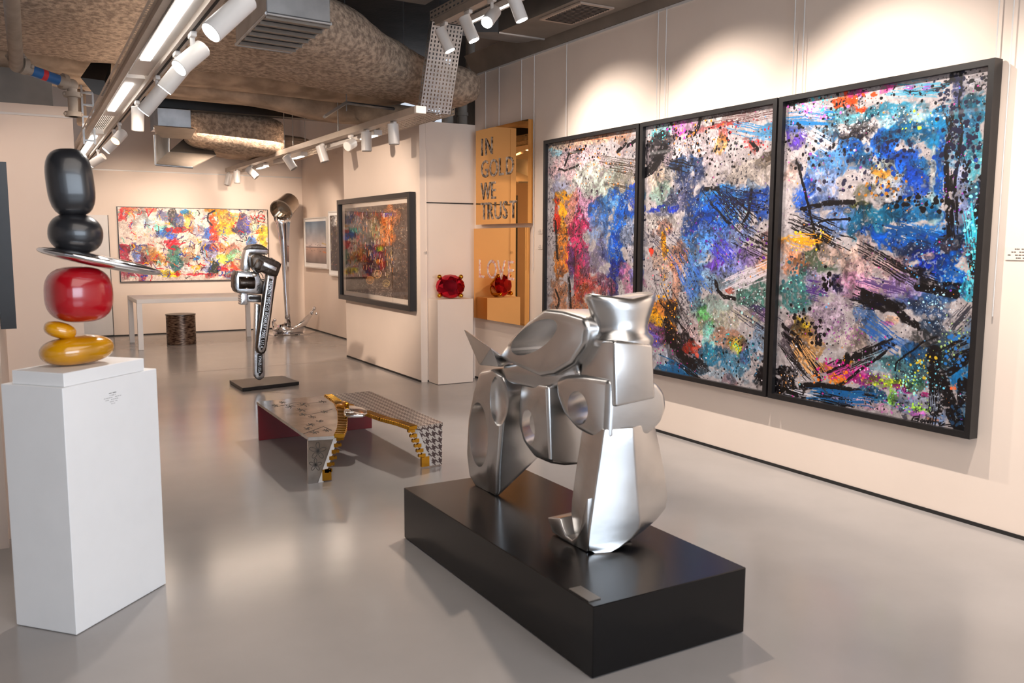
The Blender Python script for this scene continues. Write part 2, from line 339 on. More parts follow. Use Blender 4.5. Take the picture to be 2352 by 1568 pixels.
wz(B, 2.306, [(120, 260, 50, 20, BK, .7), (370, 260, 60, 30, (236, 80, 20), .95), (450, 300, 40, 25, (230, 60, 20), .9), (430, 215, 50, 20, (220, 60, 160), .8), (580, 190, 40, 20, (220, 60, 150), .7), (700, 190, 30, 25, (170, 60, 160), .8), (800, 185, 30, 20, (150, 70, 180), .7),
 (620, 300, 160, 50, (40, 120, 150), .8), (420, 340, 120, 40, (70, 150, 170), .7), (700, 350, 140, 50, (120, 170, 190), .7), (420, 430, 90, 60, BK, .9), (610, 435, 50, 22, BK, .95), (300, 430, 70, 50, (60, 110, 140), .7),
 (110, 440, 40, 50, (80, 50, 170), .8), (130, 380, 80, 40, (70, 120, 180), .6), (330, 560, 150, 100, (80, 140, 205), .85), (230, 700, 120, 70, (150, 170, 220), .8), (560, 500, 130, 70, BL1, .9), (480, 560, 60, 60, (20, 90, 140), .8),
 (700, 420, 90, 60, (16, 110, 160), .9), (680, 560, 90, 60, (20, 90, 200), .9), (760, 620, 60, 70, (10, 100, 170), .8), (860, 420, 60, 120, (10, 110, 160), .85), (870, 650, 40, 200, (16, 90, 180), .9), (720, 720, 80, 80, (24, 80, 200), .85),
 (560, 650, 70, 60, (190, 184, 160), .85), (600, 730, 70, 60, (180, 184, 190), .8), (540, 640, 50, 15, (200, 130, 40), .7), (460, 740, 60, 60, (90, 90, 70), .75), (830, 600, 22, 110, (200, 200, 195), .8), (830, 820, 40, 80, (150, 190, 200), .8),
 (440, 830, 50, 40, (80, 80, 20), .85), (250, 800, 180, 30, (60, 80, 120), .6), (130, 760, 60, 90, (30, 80, 180), .8), (90, 650, 30, 60, (200, 170, 160), .7), (640, 820, 60, 40, BK, .85), (720, 830, 110, 60, (20, 110, 170), .85), (600, 880, 50, 60, (20, 110, 150), .7),
 (320, 900, 100, 70, (90, 130, 200), .75), (500, 940, 110, 80, (20, 90, 120), .85), (590, 1000, 130, 50, (18, 80, 170), .9), (780, 960, 120, 60, (20, 100, 180), .85), (660, 920, 70, 12, (214, 200, 200), .95), (860, 1060, 140, 90, (14, 80, 170), .9), (720, 1060, 70, 50, (50, 56, 80), .8),
 (820, 1130, 90, 60, (20, 60, 180), .9), (930, 1170, 80, 80, (14, 90, 180), .9), (800, 1090, 30, 15, (226, 190, 190), .9), (860, 1250, 120, 30, BK, .95), (770, 1180, 50, 50, BK, .8), (920, 1010, 50, 40, (60, 40, 36), .8),
 (960, 110, 25, 40, BK, .9), (965, 220, 25, 80, (40, 50, 110), .7), (1050, 180, 60, 60, (190, 190, 200), .6), (1080, 300, 50, 60, (20, 100, 130), .85), (990, 320, 60, 60, (20, 90, 110), .8), (960, 500, 50, 110, (90, 150, 190), .7), (1010, 480, 60, 110, (70, 130, 170), .7),
 (1060, 560, 50, 110, (70, 160, 180), .8), (980, 700, 40, 100, (150, 170, 220), .85), (1000, 850, 60, 80, (110, 130, 180), .7), (1060, 800, 40, 90, (30, 90, 130), .8), (1090, 820, 20, 120, NV, .85), (1050, 960, 50, 60, (30, 110, 150), .8), (1040, 1060, 50, 120, NV, .8), (1030, 1270, 50, 40, (60, 170, 200), .85),
 (1140, 450, 14, 130, (222, 200, 184), 1), (1118, 640, 12, 80, (150, 200, 200), .9), (1095, 960, 10, 70, (216, 196, 184), .9), (160, 990, 110, 25, (220, 150, 40), .8), (120, 1060, 80, 70, (200, 150, 120), .7), (220, 1110, 110, 60, (56, 76, 60), .8), (100, 1120, 50, 60, (210, 130, 90), .6),
 (420, 1080, 130, 70, (196, 170, 160), .9), (560, 1150, 160, 60, (190, 160, 160), .85), (500, 1240, 170, 40, (206, 150, 180), .8), (690, 1270, 120, 50, (150, 140, 190), .7), (110, 1270, 80, 80, (50, 110, 110), .8), (260, 1220, 70, 60, (180, 160, 200), .7), (320, 1215, 25, 40, NV, .9)])
wz(C_, 3.136, [(200, 450, 110, 60, (190, 170, 170), .8), (205, 460, 60, 60, (196, 164, 30), .8), (380, 400, 120, 120, (190, 170, 190), .8), (640, 130, 160, 40, (200, 150, 180), .7), (900, 130, 100, 30, (150, 130, 180), .7), (980, 300, 130, 50, (60, 90, 150), .7), (1130, 360, 160, 100, (44, 66, 100), .9), (1180, 260, 120, 60, (50, 90, 140), .8),
 (1110, 480, 130, 80, (40, 56, 76), .85), (1060, 540, 90, 50, (50, 50, 50), .8), (850, 320, 90, 40, BK, .9), (720, 260, 100, 30, NV, .85), (930, 400, 70, 40, BK, .9), (860, 400, 60, 60, (214, 170, 140), .7), (640, 380, 60, 50, (70, 110, 170), .7), (700, 470, 60, 80, (60, 90, 130), .7), (760, 560, 100, 60, (90, 130, 180), .7),
 (860, 600, 110, 60, (80, 120, 180), .7), (820, 450, 50, 20, (210, 110, 200), .7), (600, 540, 130, 80, (190, 170, 165), .8), (500, 570, 90, 80, (196, 180, 176), .7), (640, 560, 70, 60, (130, 120, 110), .5), (510, 690, 35, 35, (200, 130, 20), .85), (515, 670, 18, 30, BK, .95),
 (150, 600, 100, 110, (60, 50, 60), .7), (240, 640, 90, 110, (196, 140, 70), .6), (80, 830, 70, 100, BK, .95), (110, 920, 90, 50, BK, .9), (300, 905, 160, 28, BK, .95), (450, 780, 120, 60, (180, 40, 130), .7), (600, 800, 90, 50, (190, 60, 150), .65), (640, 850, 60, 40, (160, 30, 110), .7), (440, 840, 50, 30, (220, 140, 30), .8),
 (350, 760, 60, 30, (226, 150, 40), .7), (780, 720, 120, 80, (110, 160, 180), .6), (880, 740, 90, 80, (60, 110, 120), .8), (1010, 680, 140, 60, (30, 90, 140), .8), (1000, 800, 100, 60, (60, 100, 110), .75), (800, 880, 140, 30, (120, 150, 40), .75), (640, 950, 160, 40, (20, 90, 130), .75), (420, 980, 160, 40, (30, 100, 150), .7),
 (620, 1020, 200, 30, (200, 150, 180), .6), (740, 950, 60, 30, (20, 60, 90), .7), (910, 910, 60, 25, (140, 20, 120), .8), (930, 990, 110, 60, (120, 150, 200), .7), (1030, 1010, 80, 60, (150, 160, 190), .6), (1040, 1080, 50, 30, (220, 120, 220), .8), (850, 970, 30, 40, (160, 230, 60), .7), (1050, 1045, 60, 14, (150, 230, 60), .7), (1080, 960, 25, 20, (190, 30, 120), .8),
 (1290, 620, 110, 120, (70, 90, 110), .8), (1400, 560, 40, 100, (110, 150, 190), .7), (1350, 830, 80, 90, (20, 110, 170), .9), (1200, 680, 60, 60, (40, 60, 60), .7), (1000, 880, 60, 40, (30, 80, 50), .6), (1370, 980, 50, 120, (60, 110, 150), .7), (1180, 1130, 60, 60, (90, 130, 190), .6), (1340, 1160, 70, 60, (40, 120, 160), .7), (1150, 1120, 60, 15, (226, 140, 90), .6), (1400, 1200, 20, 60, (190, 190, 200), .7)])
T.finish(.4, .6, 1.12, .80)
# structured blacks
K = lambda Z, L: [Z(*p) for p in L]
for pts, wd in ((K(C_, [(1150, 650), (1145, 760), (1160, 900), (1155, 1060)]), 13), (K(C_, [(1180, 820), (1210, 900), (1240, 1000), (1290, 1100), (1330, 1160)]), 14), (K(C_, [(1190, 830), (1260, 790), (1360, 720), (1410, 660)]), 7), (K(C_, [(1360, 880), (1355, 1000)]), 12),
                (K(C_, [(1330, 860), (1330, 1050)]), 4), (K(C_, [(640, 230), (760, 260), (860, 330), (940, 410), (1030, 470)]), 7), (K(C_, [(60, 470), (160, 540), (260, 700), (330, 860)]), 4), (K(C_, [(60, 520), (200, 640), (290, 800)]), 5), (K(C_, [(180, 890), (320, 890), (480, 905), (700, 960)]), 5),
                (K(C_, [(470, 880), (700, 720), (860, 600)]), 3), (K(C_, [(380, 800), (600, 690), (830, 590)]), 2.5), (K(C_, [(870, 790), (870, 740), (960, 660), (1060, 580), (1150, 540)]), 1.6), (K(C_, [(1030, 180), (1300, 240)]), 8),
                (K(B, [(690, 205), (780, 215), (870, 195), (930, 150)]), 4), (K(B, [(935, 330), (905, 560), (910, 800), (920, 960)]), 5), (K(B, [(985, 90), (975, 300), (990, 420), (960, 620), (930, 900)]), 3), (K(B, [(110, 560), (150, 700), (200, 900), (230, 1040)]), 3), (K(B, [(80, 280), (160, 250)]), 5),
                (K(B, [(1110, 720), (1080, 830), (1075, 960), (1050, 1150)]), 8), (K(B, [(140, 830), (280, 800), (420, 790)]), 5), (K(B, [(150, 920), (280, 885), (400, 880)]), 2),
                (K(A, [(825, 150), (815, 200), (790, 240)]), 5), (K(A, [(640, 310), (600, 370), (560, 430), (500, 460)]), 12), (K(A, [(130, 400), (150, 340), (230, 320)]), 4), (K(A, [(450, 300), (520, 260)]), 5), (K(A, [(905, 1000), (915, 1050), (950, 1080), (1000, 1085)]), 5),
                (K(A, [(650, 1210), (670, 1290), (720, 1370), (790, 1430)]), 12), (K(A, [(1090, 530), (1075, 640), (1040, 700)]), 4), (K(A, [(850, 520), (920, 520)]), 5), (K(A, [(80, 690), (85, 800), (90, 880)]), 5), (K(A, [(80, 1040), (100, 1100), (85, 1140)]), 4), (K(A, [(150, 980), (160, 1150)]), 5), (K(A, [(1150, 1480), (1210, 1530)]), 16),
                (K(A, [(620, 1110), (750, 1250)]), 1.5), (K(A, [(1080, 270), (1120, 320)]), 5), (K(A, [(400, 330), (440, 290)]), 5), (K(A, [(100, 420), (130, 430), (200, 400)]), 3)):
    T.brush(pts, wd*.78, BK, .95, .30); T.dots(pts[-1][0], pts[-1][1], wd*3, wd*3, BK, 14, .3, 1.6)
for Z, x0, y0, x1, y1, sp, c, n, wd in ((A, 620, 380, 800, 420, 60, BK, 14, .8), (A, 860, 500, 1100, 760, 130, BK, 30, .7), (A, 900, 560, 1200, 600, 120, NV, 26, .7), (A, 860, 180, 1230, 110, 80, (90, 60, 60), 22, .6), (A, 960, 200, 1240, 260, 90, (60, 130, 180), 18, .6),
        (A, 560, 700, 760, 900, 120, (60, 60, 80), 18, .5), (A, 1000, 750, 1230, 860, 160, BK, 26, .6), (A, 620, 1000, 760, 1300, 100, BK, 22, .6), (A, 1000, 1100, 1220, 1250, 140, (40, 40, 60), 20, .5), (A, 600, 1400, 820, 1500, 80, (20, 90, 140), 26, .7), (A, 700, 1380, 860, 1500, 80, BK, 26, .8),
        (A, 300, 380, 520, 420, 80, (60, 50, 40), 18, .6), (A, 60, 260, 520, 230, 60, (150, 90, 60), 20, .5), (A, 340, 480, 480, 520, 60, (70, 60, 50), 14, .5), (A, 340, 1000, 350, 1150, 60, NV, 10, .8), (A, 700, 830, 830, 1100, 120, (60, 110, 200), 24, .7), (A, 880, 780, 1000, 900, 100, (60, 60, 190), 22, .8), (A, 930, 1040, 1230, 920, 90, (200, 190, 200), 24, .7),
        (B, 60, 340, 330, 350, 90, (30, 110, 170), 26, .8), (B, 80, 300, 300, 330, 80, (220, 180, 220), 18, .7), (B, 70, 870, 420, 1020, 120, BK, 34, .6), (B, 420, 1020, 800, 1240, 90, BK, 26, .6), (B, 130, 420, 300, 520, 140, (230, 225, 240), 22, .6), (B, 480, 900, 900, 1000, 80, (14, 70, 130), 24, .8), (B, 560, 200, 950, 180, 90, (70, 150, 180), 24, .6), (B, 900, 260, 1000, 620, 60, BK, 20, .7),
        (B, 930, 600, 960, 1000, 50, BK, 16, .8), (B, 60, 980, 240, 1000, 80, (230, 150, 30), 20, .8), (B, 130, 1240, 290, 1280, 120, (70, 40, 110), 18, .9), (B, 430, 1200, 760, 1300, 80, (80, 60, 110), 22, .6), (B, 380, 1330, 620, 1350, 60, BK, 14, .7), (B, 1020, 780, 1060, 1200, 70, (60, 190, 210), 18, .8),
        (C_, 560, 200, 760, 300, 90, BK, 22, .7), (C_, 620, 400, 950, 660, 110, (40, 90, 160), 30, .7), (C_, 60, 540, 330, 860, 120, BK, 40, .7), (C_, 130, 560, 330, 840, 80, (226, 170, 110), 22, .7), (C_, 380, 800, 880, 590, 90, BK, 30, .7), (C_, 200, 960, 760, 1000, 90, (16, 90, 150), 40, .8), (C_, 240, 980, 600, 1040, 90, BK, 26, .6), (C_, 60, 940, 300, 1000, 60, (200, 200, 210), 16, .7),
        (C_, 1150, 900, 1160, 1080, 70, (120, 130, 150), 12, .5), (C_, 1250, 500, 1430, 300, 100, (50, 50, 60), 20, .7), (C_, 1200, 700, 1430, 580, 120, BK, 22, .7), (C_, 940, 60, 1200, 160, 60, BK, 18, .8)):
    T.streaks(*Z(x0, y0), *Z(x1, y1), sp/2.4, c, n, wd)
# splatter
DOT = [(A, 2.24, L) for L in (
 (300, 320, 240, 110, BK, 170, 3.2), (620, 270, 110, 110, BK, 150, 4.2), (860, 290, 260, 120, BK, 260, 3.4), (1080, 240, 160, 90, (170, 30, 40), 60, 2.4), (760, 250, 160, 90, (220, 120, 30), 90, 2.6), (300, 400, 200, 120, OR, 110, 2.6), (900, 420, 300, 120, BK, 150, 3), (180, 520, 140, 160, (60, 50, 60), 90, 3.6),
 (480, 800, 60, 200, NV, 110, 2.6), (200, 700, 150, 150, (60, 20, 60), 120, 1.5), (300, 900, 200, 220, (235, 220, 230), 120, 1.2), (660, 700, 140, 160, (70, 64, 66), 110, 3), (960, 800, 240, 140, (90, 40, 140), 90, 3.2), (1000, 640, 200, 120, (150, 220, 220), 70, 2), (900, 900, 260, 220, BK, 160, 1.6), (1120, 850, 140, 180, (200, 160, 220), 70, 2.6), (1120, 1080, 140, 120, (170, 210, 210), 90, 3.4),
 (900, 1180, 200, 160, (170, 230, 210), 110, 2.4), (640, 1150, 100, 160, (240, 160, 20), 90, 2.6), (950, 1320, 300, 200, (240, 230, 240), 150, 2.4), (1050, 1400, 200, 160, (20, 70, 90), 110, 3.2), (900, 1400, 300, 180, BK, 170, 3), (640, 1350, 120, 140, (160, 40, 120), 70, 2.2), (1000, 1330, 160, 120, (40, 180, 190), 70, 2.2), (720, 480, 120, 100, NV, 70, 3.4),
 (150, 950, 120, 240, (30, 20, 30), 130, 2.2), (600, 240, 70, 40, (70, 200, 210), 40, 2.4), (720, 210, 100, 50, (200, 40, 170), 40, 3), (640, 900, 30, 200, (240, 160, 10), 50, 3), (650, 930, 160, 200, (230, 120, 130), 70, 2), (360, 640, 200, 120, BK, 120, 1.3), (1100, 620, 120, 100, BK, 90, 2.6), (240, 1120, 120, 120, (160, 60, 20), 90, 2.2))]
DOT += [(B, 2.306, L) for L in (
 (220, 330, 180, 110, BK, 110, 3), (220, 480, 170, 130, BK, 110, 3.6), (600, 250, 360, 80, BK, 120, 2.6), (640, 330, 260, 60, (190, 225, 240), 130, 3), (760, 370, 160, 60, (200, 230, 60), 20, 2.6), (600, 500, 260, 160, NV, 130, 3.6), (330, 640, 200, 180, (40, 40, 60), 80, 4), (250, 600, 200, 180, (130, 60, 150), 30, 3), (960, 240, 120, 160, NV, 110, 3.4), (1080, 170, 80, 90, BK, 90, 3),
 (1000, 480, 110, 180, NV, 150, 4.6), (1000, 640, 120, 200, (150, 60, 170), 30, 2.6), (980, 700, 100, 160, BK, 90, 3.6), (1050, 900, 60, 240, (130, 220, 230), 130, 3.2), (1040, 1150, 60, 160, (90, 200, 220), 90, 2.4), (700, 640, 200, 140, (10, 60, 150), 90, 3.6), (560, 700, 120, 100, (170, 110, 40), 40, 3), (740, 780, 160, 60, BK, 60, 4.4), (880, 1060, 200, 200, (60, 150, 220), 130, 1.6),
 (520, 1150, 220, 90, (90, 60, 80), 140, 1.5), (300, 950, 160, 80, (210, 220, 240), 110, 1.6), (160, 1000, 100, 60, (240, 190, 40), 50, 2.4), (130, 1140, 90, 120, (70, 60, 70), 70, 3), (90, 1260, 60, 90, (140, 220, 200), 50, 2.8), (200, 300, 180, 60, (210, 100, 190), 60, 3), (240, 280, 120, 60, (70, 190, 210), 40, 3), (420, 400, 140, 90, (220, 230, 240), 80, 2.4), (400, 240, 120, 50, (230, 70, 30), 50, 3.4))]
DOT += [(C_, 3.136, L) for L in (
 (200, 420, 130, 120, BK, 60, 4), (320, 520, 70, 110, BK, 60, 4.4), (400, 150, 60, 90, BK, 24, 5), (150, 130, 110, 140, (50, 90, 100), 60, 4), (1150, 350, 200, 160, (200, 220, 235), 260, 1.2), (1150, 300, 140, 50, (180, 225, 240), 60, 2.4), (1300, 560, 140, 160, (160, 190, 120), 70, 2), (500, 500, 260, 160, (150, 60, 150), 110, 1.6), (400, 420, 260, 200, (80, 60, 90), 150, 1.5),
 (500, 780, 200, 80, (190, 30, 130), 110, 2.8), (600, 800, 240, 90, (245, 220, 240), 90, 1.8), (450, 830, 160, 60, OR, 60, 2.8), (850, 860, 260, 60, (190, 210, 50), 90, 2.2), (950, 900, 180, 110, (160, 240, 220), 120, 2.2), (900, 780, 150, 80, (150, 230, 220), 70, 2.2), (150, 800, 130, 120, (226, 226, 240), 120, 1.5), (100, 880, 90, 90, (210, 150, 90), 30, 2), (1100, 820, 120, 110, (110, 200, 230), 70, 2), (1060, 720, 100, 80, (200, 170, 50), 40, 2.6),
 (680, 860, 120, 60, (110, 30, 110), 60, 2.4), (880, 1000, 140, 90, (190, 90, 170), 40, 2), (600, 1010, 360, 60, BK, 120, 1.6), (1000, 1040, 110, 50, (170, 230, 70), 60, 2), (1350, 1120, 90, 90, (30, 60, 90), 60, 3), (1330, 640, 110, 110, (40, 110, 180), 70, 3), (1180, 1000, 100, 120, (170, 180, 190), 60, 1.2), (1290, 900, 26, 26, (230, 110, 60), 14, 3), (1370, 1030, 24, 60, (220, 216, 220), 24, 3.4))]
for Z, k, (x, y, rx, ry, c, n, r1) in DOT:
    pale = sum(c) > 540; T.dots(*Z(x, y), rx/k, ry/k, c, n*(.75 if pale else 1.3), .3, r1*(.7 if pale else .9), uni=random.random() < .25)
for c, n, r in ((BK, 2600, 1.25), (NV, 900, 1.6), ((230, 226, 236), 600, 1.0), ((70, 150, 220), 320, 1.6), ((205, 60, 150), 220, 1.7), ((226, 130, 40), 240, 1.5), ((130, 210, 220), 260, 1.5), ((120, 70, 190), 150, 1.8)):
    T.dots(1760, 600, 520, 470, c, n, .3, r, uni=True, a=.9)
T.finish(.14, 0, 1.0, .98)
# signature in the lower right corner, short pen strokes
def cs(L, wd=.9): T.line([C_(*p) for p in L], wd, BK, 1)
cs([(985, 1145), (1000, 1118), (980, 1150)]); cs([(1000, 1118), (1040, 1112), (1038, 1126), (1008, 1134), (1036, 1138), (1025, 1152), (985, 1146)])
cs([(1050, 1146), (1062, 1136), (1070, 1150), (1056, 1156), (1048, 1148)]); cs([(1078, 1142), (1080, 1158), (1094, 1142), (1098, 1160), (1112, 1140), (1106, 1162)])
cs([(1100, 1150), (1122, 1128), (1118, 1164), (1132, 1148)]); cs([(1142, 1118), (1134, 1178)]); cs([(1162, 1120), (1152, 1182)]); cs([(1128, 1150), (1180, 1156)])
cs([(1178, 1168), (1196, 1160), (1186, 1178), (1200, 1180), (1222, 1164)]); cs([(1196, 1180), (1260, 1172), (1310, 1196), (1250, 1186)], .7)
IM_T = T.image('abstract_triptych'); MT = art_mat('triptych_paint', IM_T, .32, .25)

# far wall canvas
FY = 15.56
def f_far(x, y):
    p = yp(x, y, FY); return (p.x-1.56)/2.47, (2.145-p.z)/1.245
Q = Canvas(1000, 504, f_far, (222, 206, 196), 11); Q.pw = 346
def D(x, y): return 260+x/6.19, 440+y/6.19
for x, y, rx, ry, c, a in ((120, 300, 60, 90, (190, 40, 40), .8), (300, 250, 260, 30, (230, 90, 50), .8), (380, 370, 90, 110, (170, 170, 170), .8), (500, 450, 130, 60, (150, 180, 200), .7), (700, 350, 110, 80, (80, 84, 120), .8), (840, 340, 60, 110, (50, 50, 50), .9), (950, 400, 80, 110, (70, 80, 120), .85), (1070, 330, 70, 60, (180, 210, 60), .9), (1080, 400, 70, 110, (236, 180, 90), .9), (1130, 420, 40, 80, (240, 170, 150), .9),
 (1010, 270, 50, 30, (30, 130, 190), .9), (650, 520, 70, 50, (110, 210, 180), .9), (700, 580, 80, 50, (40, 80, 150), .8), (820, 640, 60, 40, (60, 100, 220), .9), (930, 540, 120, 30, (200, 20, 30), .95), (1220, 540, 90, 80, (120, 120, 140), .8), (1350, 560, 60, 90, (50, 90, 170), .85), (1420, 420, 70, 130, (226, 70, 30), .95), (1440, 600, 60, 110, (220, 50, 30), .85), (1560, 350, 170, 110, (240, 160, 30), .95), (1620, 500, 120, 150, (244, 180, 60), .9), (1750, 350, 160, 70, (240, 190, 110), .8),
 (1860, 500, 100, 170, (70, 64, 110), .9), (1930, 500, 40, 100, (100, 100, 190), .8), (1960, 700, 60, 80, (90, 130, 200), .85), (2080, 500, 100, 130, (226, 216, 180), .9), (2150, 640, 60, 130, (244, 196, 70), .9), (2050, 350, 120, 60, (240, 220, 210), .8), (200, 800, 130, 60, (190, 30, 60), .9), (150, 900, 90, 150, (150, 40, 60), .85), (350, 880, 110, 130, (90, 110, 170), .85), (480, 950, 130, 130, (110, 50, 50), .85), (620, 920, 120, 120, (180, 120, 50), .85), (500, 830, 90, 60, (230, 180, 130), .8),
 (300, 1130, 220, 110, (140, 50, 70), .9), (700, 1170, 110, 40, (226, 200, 60), .9), (860, 1180, 100, 30, (220, 190, 50), .9), (840, 740, 110, 60, (200, 30, 50), .8), (850, 900, 90, 110, (60, 120, 100), .8), (920, 1020, 70, 80, (40, 100, 100), .8), (1090, 800, 110, 170, (206, 190, 170), .85), (1100, 900, 90, 130, (150, 130, 110), .7), (1180, 950, 60, 40, (30, 120, 200), .9), (1370, 900, 90, 160, (150, 150, 190), .8), (1370, 800, 90, 30, (70, 70, 150), .9), (1530, 780, 90, 60, (240, 120, 60), .8),
 (1700, 850, 100, 90, (200, 130, 110), .8), (1600, 970, 110, 70, (226, 226, 90), .85), (1750, 950, 110, 90, (130, 200, 160), .8), (1180, 1080, 100, 40, (240, 160, 40), .9), (1050, 1110, 70, 50, (230, 226, 226), .9), (1330, 1110, 110, 60, (130, 140, 180), .7), (1450, 1100, 90, 90, (40, 50, 40), .9), (1580, 1100, 80, 60, (200, 40, 50), .9), (1760, 1060, 110, 60, (200, 60, 40), .85), (1700, 1180, 90, 50, (60, 100, 160), .7), (1200, 1180, 260, 16, (200, 30, 50), .8), (1850, 1000, 100, 100, (230, 200, 170), .8), (1450, 1200, 160, 30, (180, 40, 40), .6)):
    Q.wash(*D(x, y), rx/6.19, ry/6.19, c, a)
pal = [(20, 20, 20), (200, 30, 40), (240, 240, 236), (40, 70, 170), (240, 170, 30), (70, 60, 110), (120, 190, 170), (240, 110, 50), (90, 30, 40)]
rg = np.random.default_rng(5)
for i in range(330):
    x, y = 280+rg.random()*330, 478+rg.random()*160; an = rg.random()*6.28; c = pal[rg.integers(len(pal))]; P_ = [(x, y)]
    for k in range(4): an += rg.normal()*.9; x += math.cos(an)*4; y += math.sin(an)*4; P_.append((x, y))
    Q.line(P_, .35+rg.random()*.9, c, .9, .2)
for c in pal: Q.dots(440, 560, 170, 85, c, 90, .2, 1.2, uni=True)
for pts, wd, c in (([(1960, 330), (1990, 380), (2020, 320), (2050, 370), (2080, 310)], .9, (200, 40, 40)), ([(2090, 320), (2160, 330), (2090, 370), (2165, 385)], .9, (200, 40, 40)), ([(2060, 415), (2160, 430)], .8, (200, 40, 40)),
                   ([(90, 240), (100, 300), (95, 370)], 2, (200, 30, 40)), ([(460, 230), (490, 330), (560, 230)], 1.4, (200, 30, 50)), ([(1440, 260), (1360, 300), (1340, 400), (1400, 470)], 2.2, (40, 40, 50)), ([(300, 1080), (400, 1110), (260, 1140), (350, 1230)], .9, (230, 220, 220)), ([(500, 1110), (540, 1130), (500, 1180), (560, 1180)], .9, (230, 220, 220)),
                   ([(770, 730), (880, 680), (780, 800), (870, 820)], 1.6, (200, 20, 50)), ([(860, 740), (1020, 730)], 1.6, (200, 20, 50)), ([(990, 1080), (1060, 1080), (1080, 1130), (1000, 1130), (990, 1080)], .9, (235, 235, 240))):
    Q.line([D(*p) for p in pts], wd, c)
Q.finish(.45, .3, 1.1, 1.0)
MQ = art_mat('expressive_canvas_paint', Q.image('expressive_canvas'), .5)

# framed print on the pillar
PX = 3.972
def f_pil(x, y):
    p = xp(x, y, PX-.02); return (11.23-p.y)/2.13, (2.03-p.z)/1.105
R = Canvas(760, 560, f_pil, (92, 74, 64), 21); R.pw = 165
def G(x, y): return 780+x/5.405, 430+y/5.405
for x, y, rx, ry, c, a in ((180, 420, 80, 100, (50, 50, 90), .85), (220, 540, 90, 60, (30, 110, 120), .8), (150, 610, 70, 70, (40, 60, 120), .8), (240, 650, 70, 80, (190, 70, 60), .85), (150, 750, 50, 60, (150, 30, 30), .85), (310, 420, 80, 80, (150, 120, 100), .6), (320, 640, 60, 110, (60, 70, 60), .8), (430, 420, 60, 110, (140, 120, 80), .7), (480, 560, 60, 160, (150, 150, 90), .6), (560, 560, 70, 190, (210, 120, 50), .7), (630, 480, 60, 170, (226, 130, 50), .8), (610, 340, 60, 25, (90, 70, 200), .8),
 (710, 400, 40, 80, (180, 110, 60), .7), (380, 800, 110, 110, (50, 36, 50), .85), (480, 800, 60, 80, (120, 40, 60), .7), (400, 950, 130, 110, (34, 26, 30), .85), (490, 930, 40, 35, (230, 150, 20), .9), (280, 860, 60, 90, (150, 90, 40), .7), (180, 900, 80, 80, (90, 50, 44), .7), (180, 1050, 100, 40, (70, 80, 40), .6), (220, 1090, 120, 25, (130, 20, 20), .8), (480, 1070, 50, 60, (150, 120, 80), .7), (390, 1150, 50, 40, (170, 120, 60), .7), (540, 960, 30, 60, (170, 60, 50), .7), (520, 760, 30, 30, (140, 190, 40), .8)):
    R.wash(*G(x, y), rx/5.4, ry/5.4, c, a)
pal2 = [(240, 200, 150), (230, 140, 60), (250, 240, 225), (30, 22, 26), (200, 60, 50), (120, 110, 170), (210, 180, 90)]
for i in range(330):
    x, y = 800+abs(rg.normal())*0+rg.random()*105, 480+rg.random()*150; c = pal2[rg.integers(len(pal2))]
    R.line([(x, y), (x+rg.normal()*1.2, y+rg.random()*9+2)], .35+rg.random()*.6, c, .9, .1)
for i in range(200):
    x, y = 890+rg.random()*50, 468+rg.random()*190; c = pal2[rg.integers(3)]
    R.line([(x, y), (x+rg.normal()*2, y+rg.normal()*2)], .2+rg.random()*.25, c, .6)
for i in range(300):
    x, y = 812+rg.random()*90, 650+rg.random()*32; R.line([(x, y), (x+rg.normal()*1.6, y+rg.normal()*1.6)], .25, (225, 205, 190), .7)
for cx_, cy_, r_, c in ((486, 1075, 48, (240, 190, 140)), (390, 1150, 46, (230, 170, 110)), (590, 1190, 44, (190, 160, 90))):
    for k in range(10):
        an = k*.63; R.line([(G(cx_, cy_)), G(cx_+r_*math.cos(an), cy_+r_*math.sin(an))], .3, c, .8)
        R.line([G(cx_+r_*math.cos(an), cy_+r_*math.sin(an)), G(cx_+r_*math.cos(an+.63), cy_+r_*math.sin(an+.63))], .4, c, .9)
MR = art_mat('layered_print', R.image('layered_print'), .35, .1)
# two photographs beyond the pillar
def f_id(x, y): return x, y
S = Canvas(220, 260, f_id, (196, 180, 178), 31); S.pw = 1
yy, xx = np.mgrid[0:260, 0:220]/np.array([260, 220]).reshape(2, 1, 1)
sky = np.stack([100+yy*180, 125+yy*115, 150+yy*70], -1); sea = np.stack([200-(yy-.6)*230, 165-(yy-.6)*170, 150-(yy-.6)*130], -1)
S.a[:] = np.where((yy < .62)[..., None], sky, sea)+(S.N[2][..., None]-.5)*24; S.a[158:163] = (90, 84, 96)
for i in range(24):
    x, y = rg.random(), .5+rg.random()*.22; S.line([(x, y), (x+.02, y-.006), (x+.04, y)], .004, (60, 60, 70), .8)
S.line([(.82, .52), (.99, .55)], .02, (200, 170, 90), .6); S.line([(.86, .72), (.99, .74)], .02, (220, 120, 60), .7)
MS = art_mat('seascape_photo', S.image('seascape_photo'), .4)
U = Canvas(300, 260, f_id, (90, 84, 84), 33); U.pw = 1
for x, y, rx, ry, c, a in ((.2, .5, .2, .7, (70, 66, 66), .9), (.12, .7, .08, .5, (30, 26, 40), .9), (.7, .2, .3, .2, (150, 160, 190), .9), (.6, .12, .05, .12, (150, 60, 60), .95), (.7, .45, .2, .1, (170, 150, 60), .8), (.6, .3, .1, .1, (190, 150, 110), .8), (.7, .7, .25, .15, (120, 60, 60), .8), (.75, .9, .3, .12, (60, 70, 40), .9), (.3, .1, .2, .1, (190, 190, 190), .8)):
    U.wash(x, y, rx, ry, c, a)
for i in range(160):
    x, y = rg.random(), rg.random(); U.line([(x, y), (x+rg.normal()*.03, y+rg.normal()*.03)], .004, pal2[rg.integers(7)], .6)
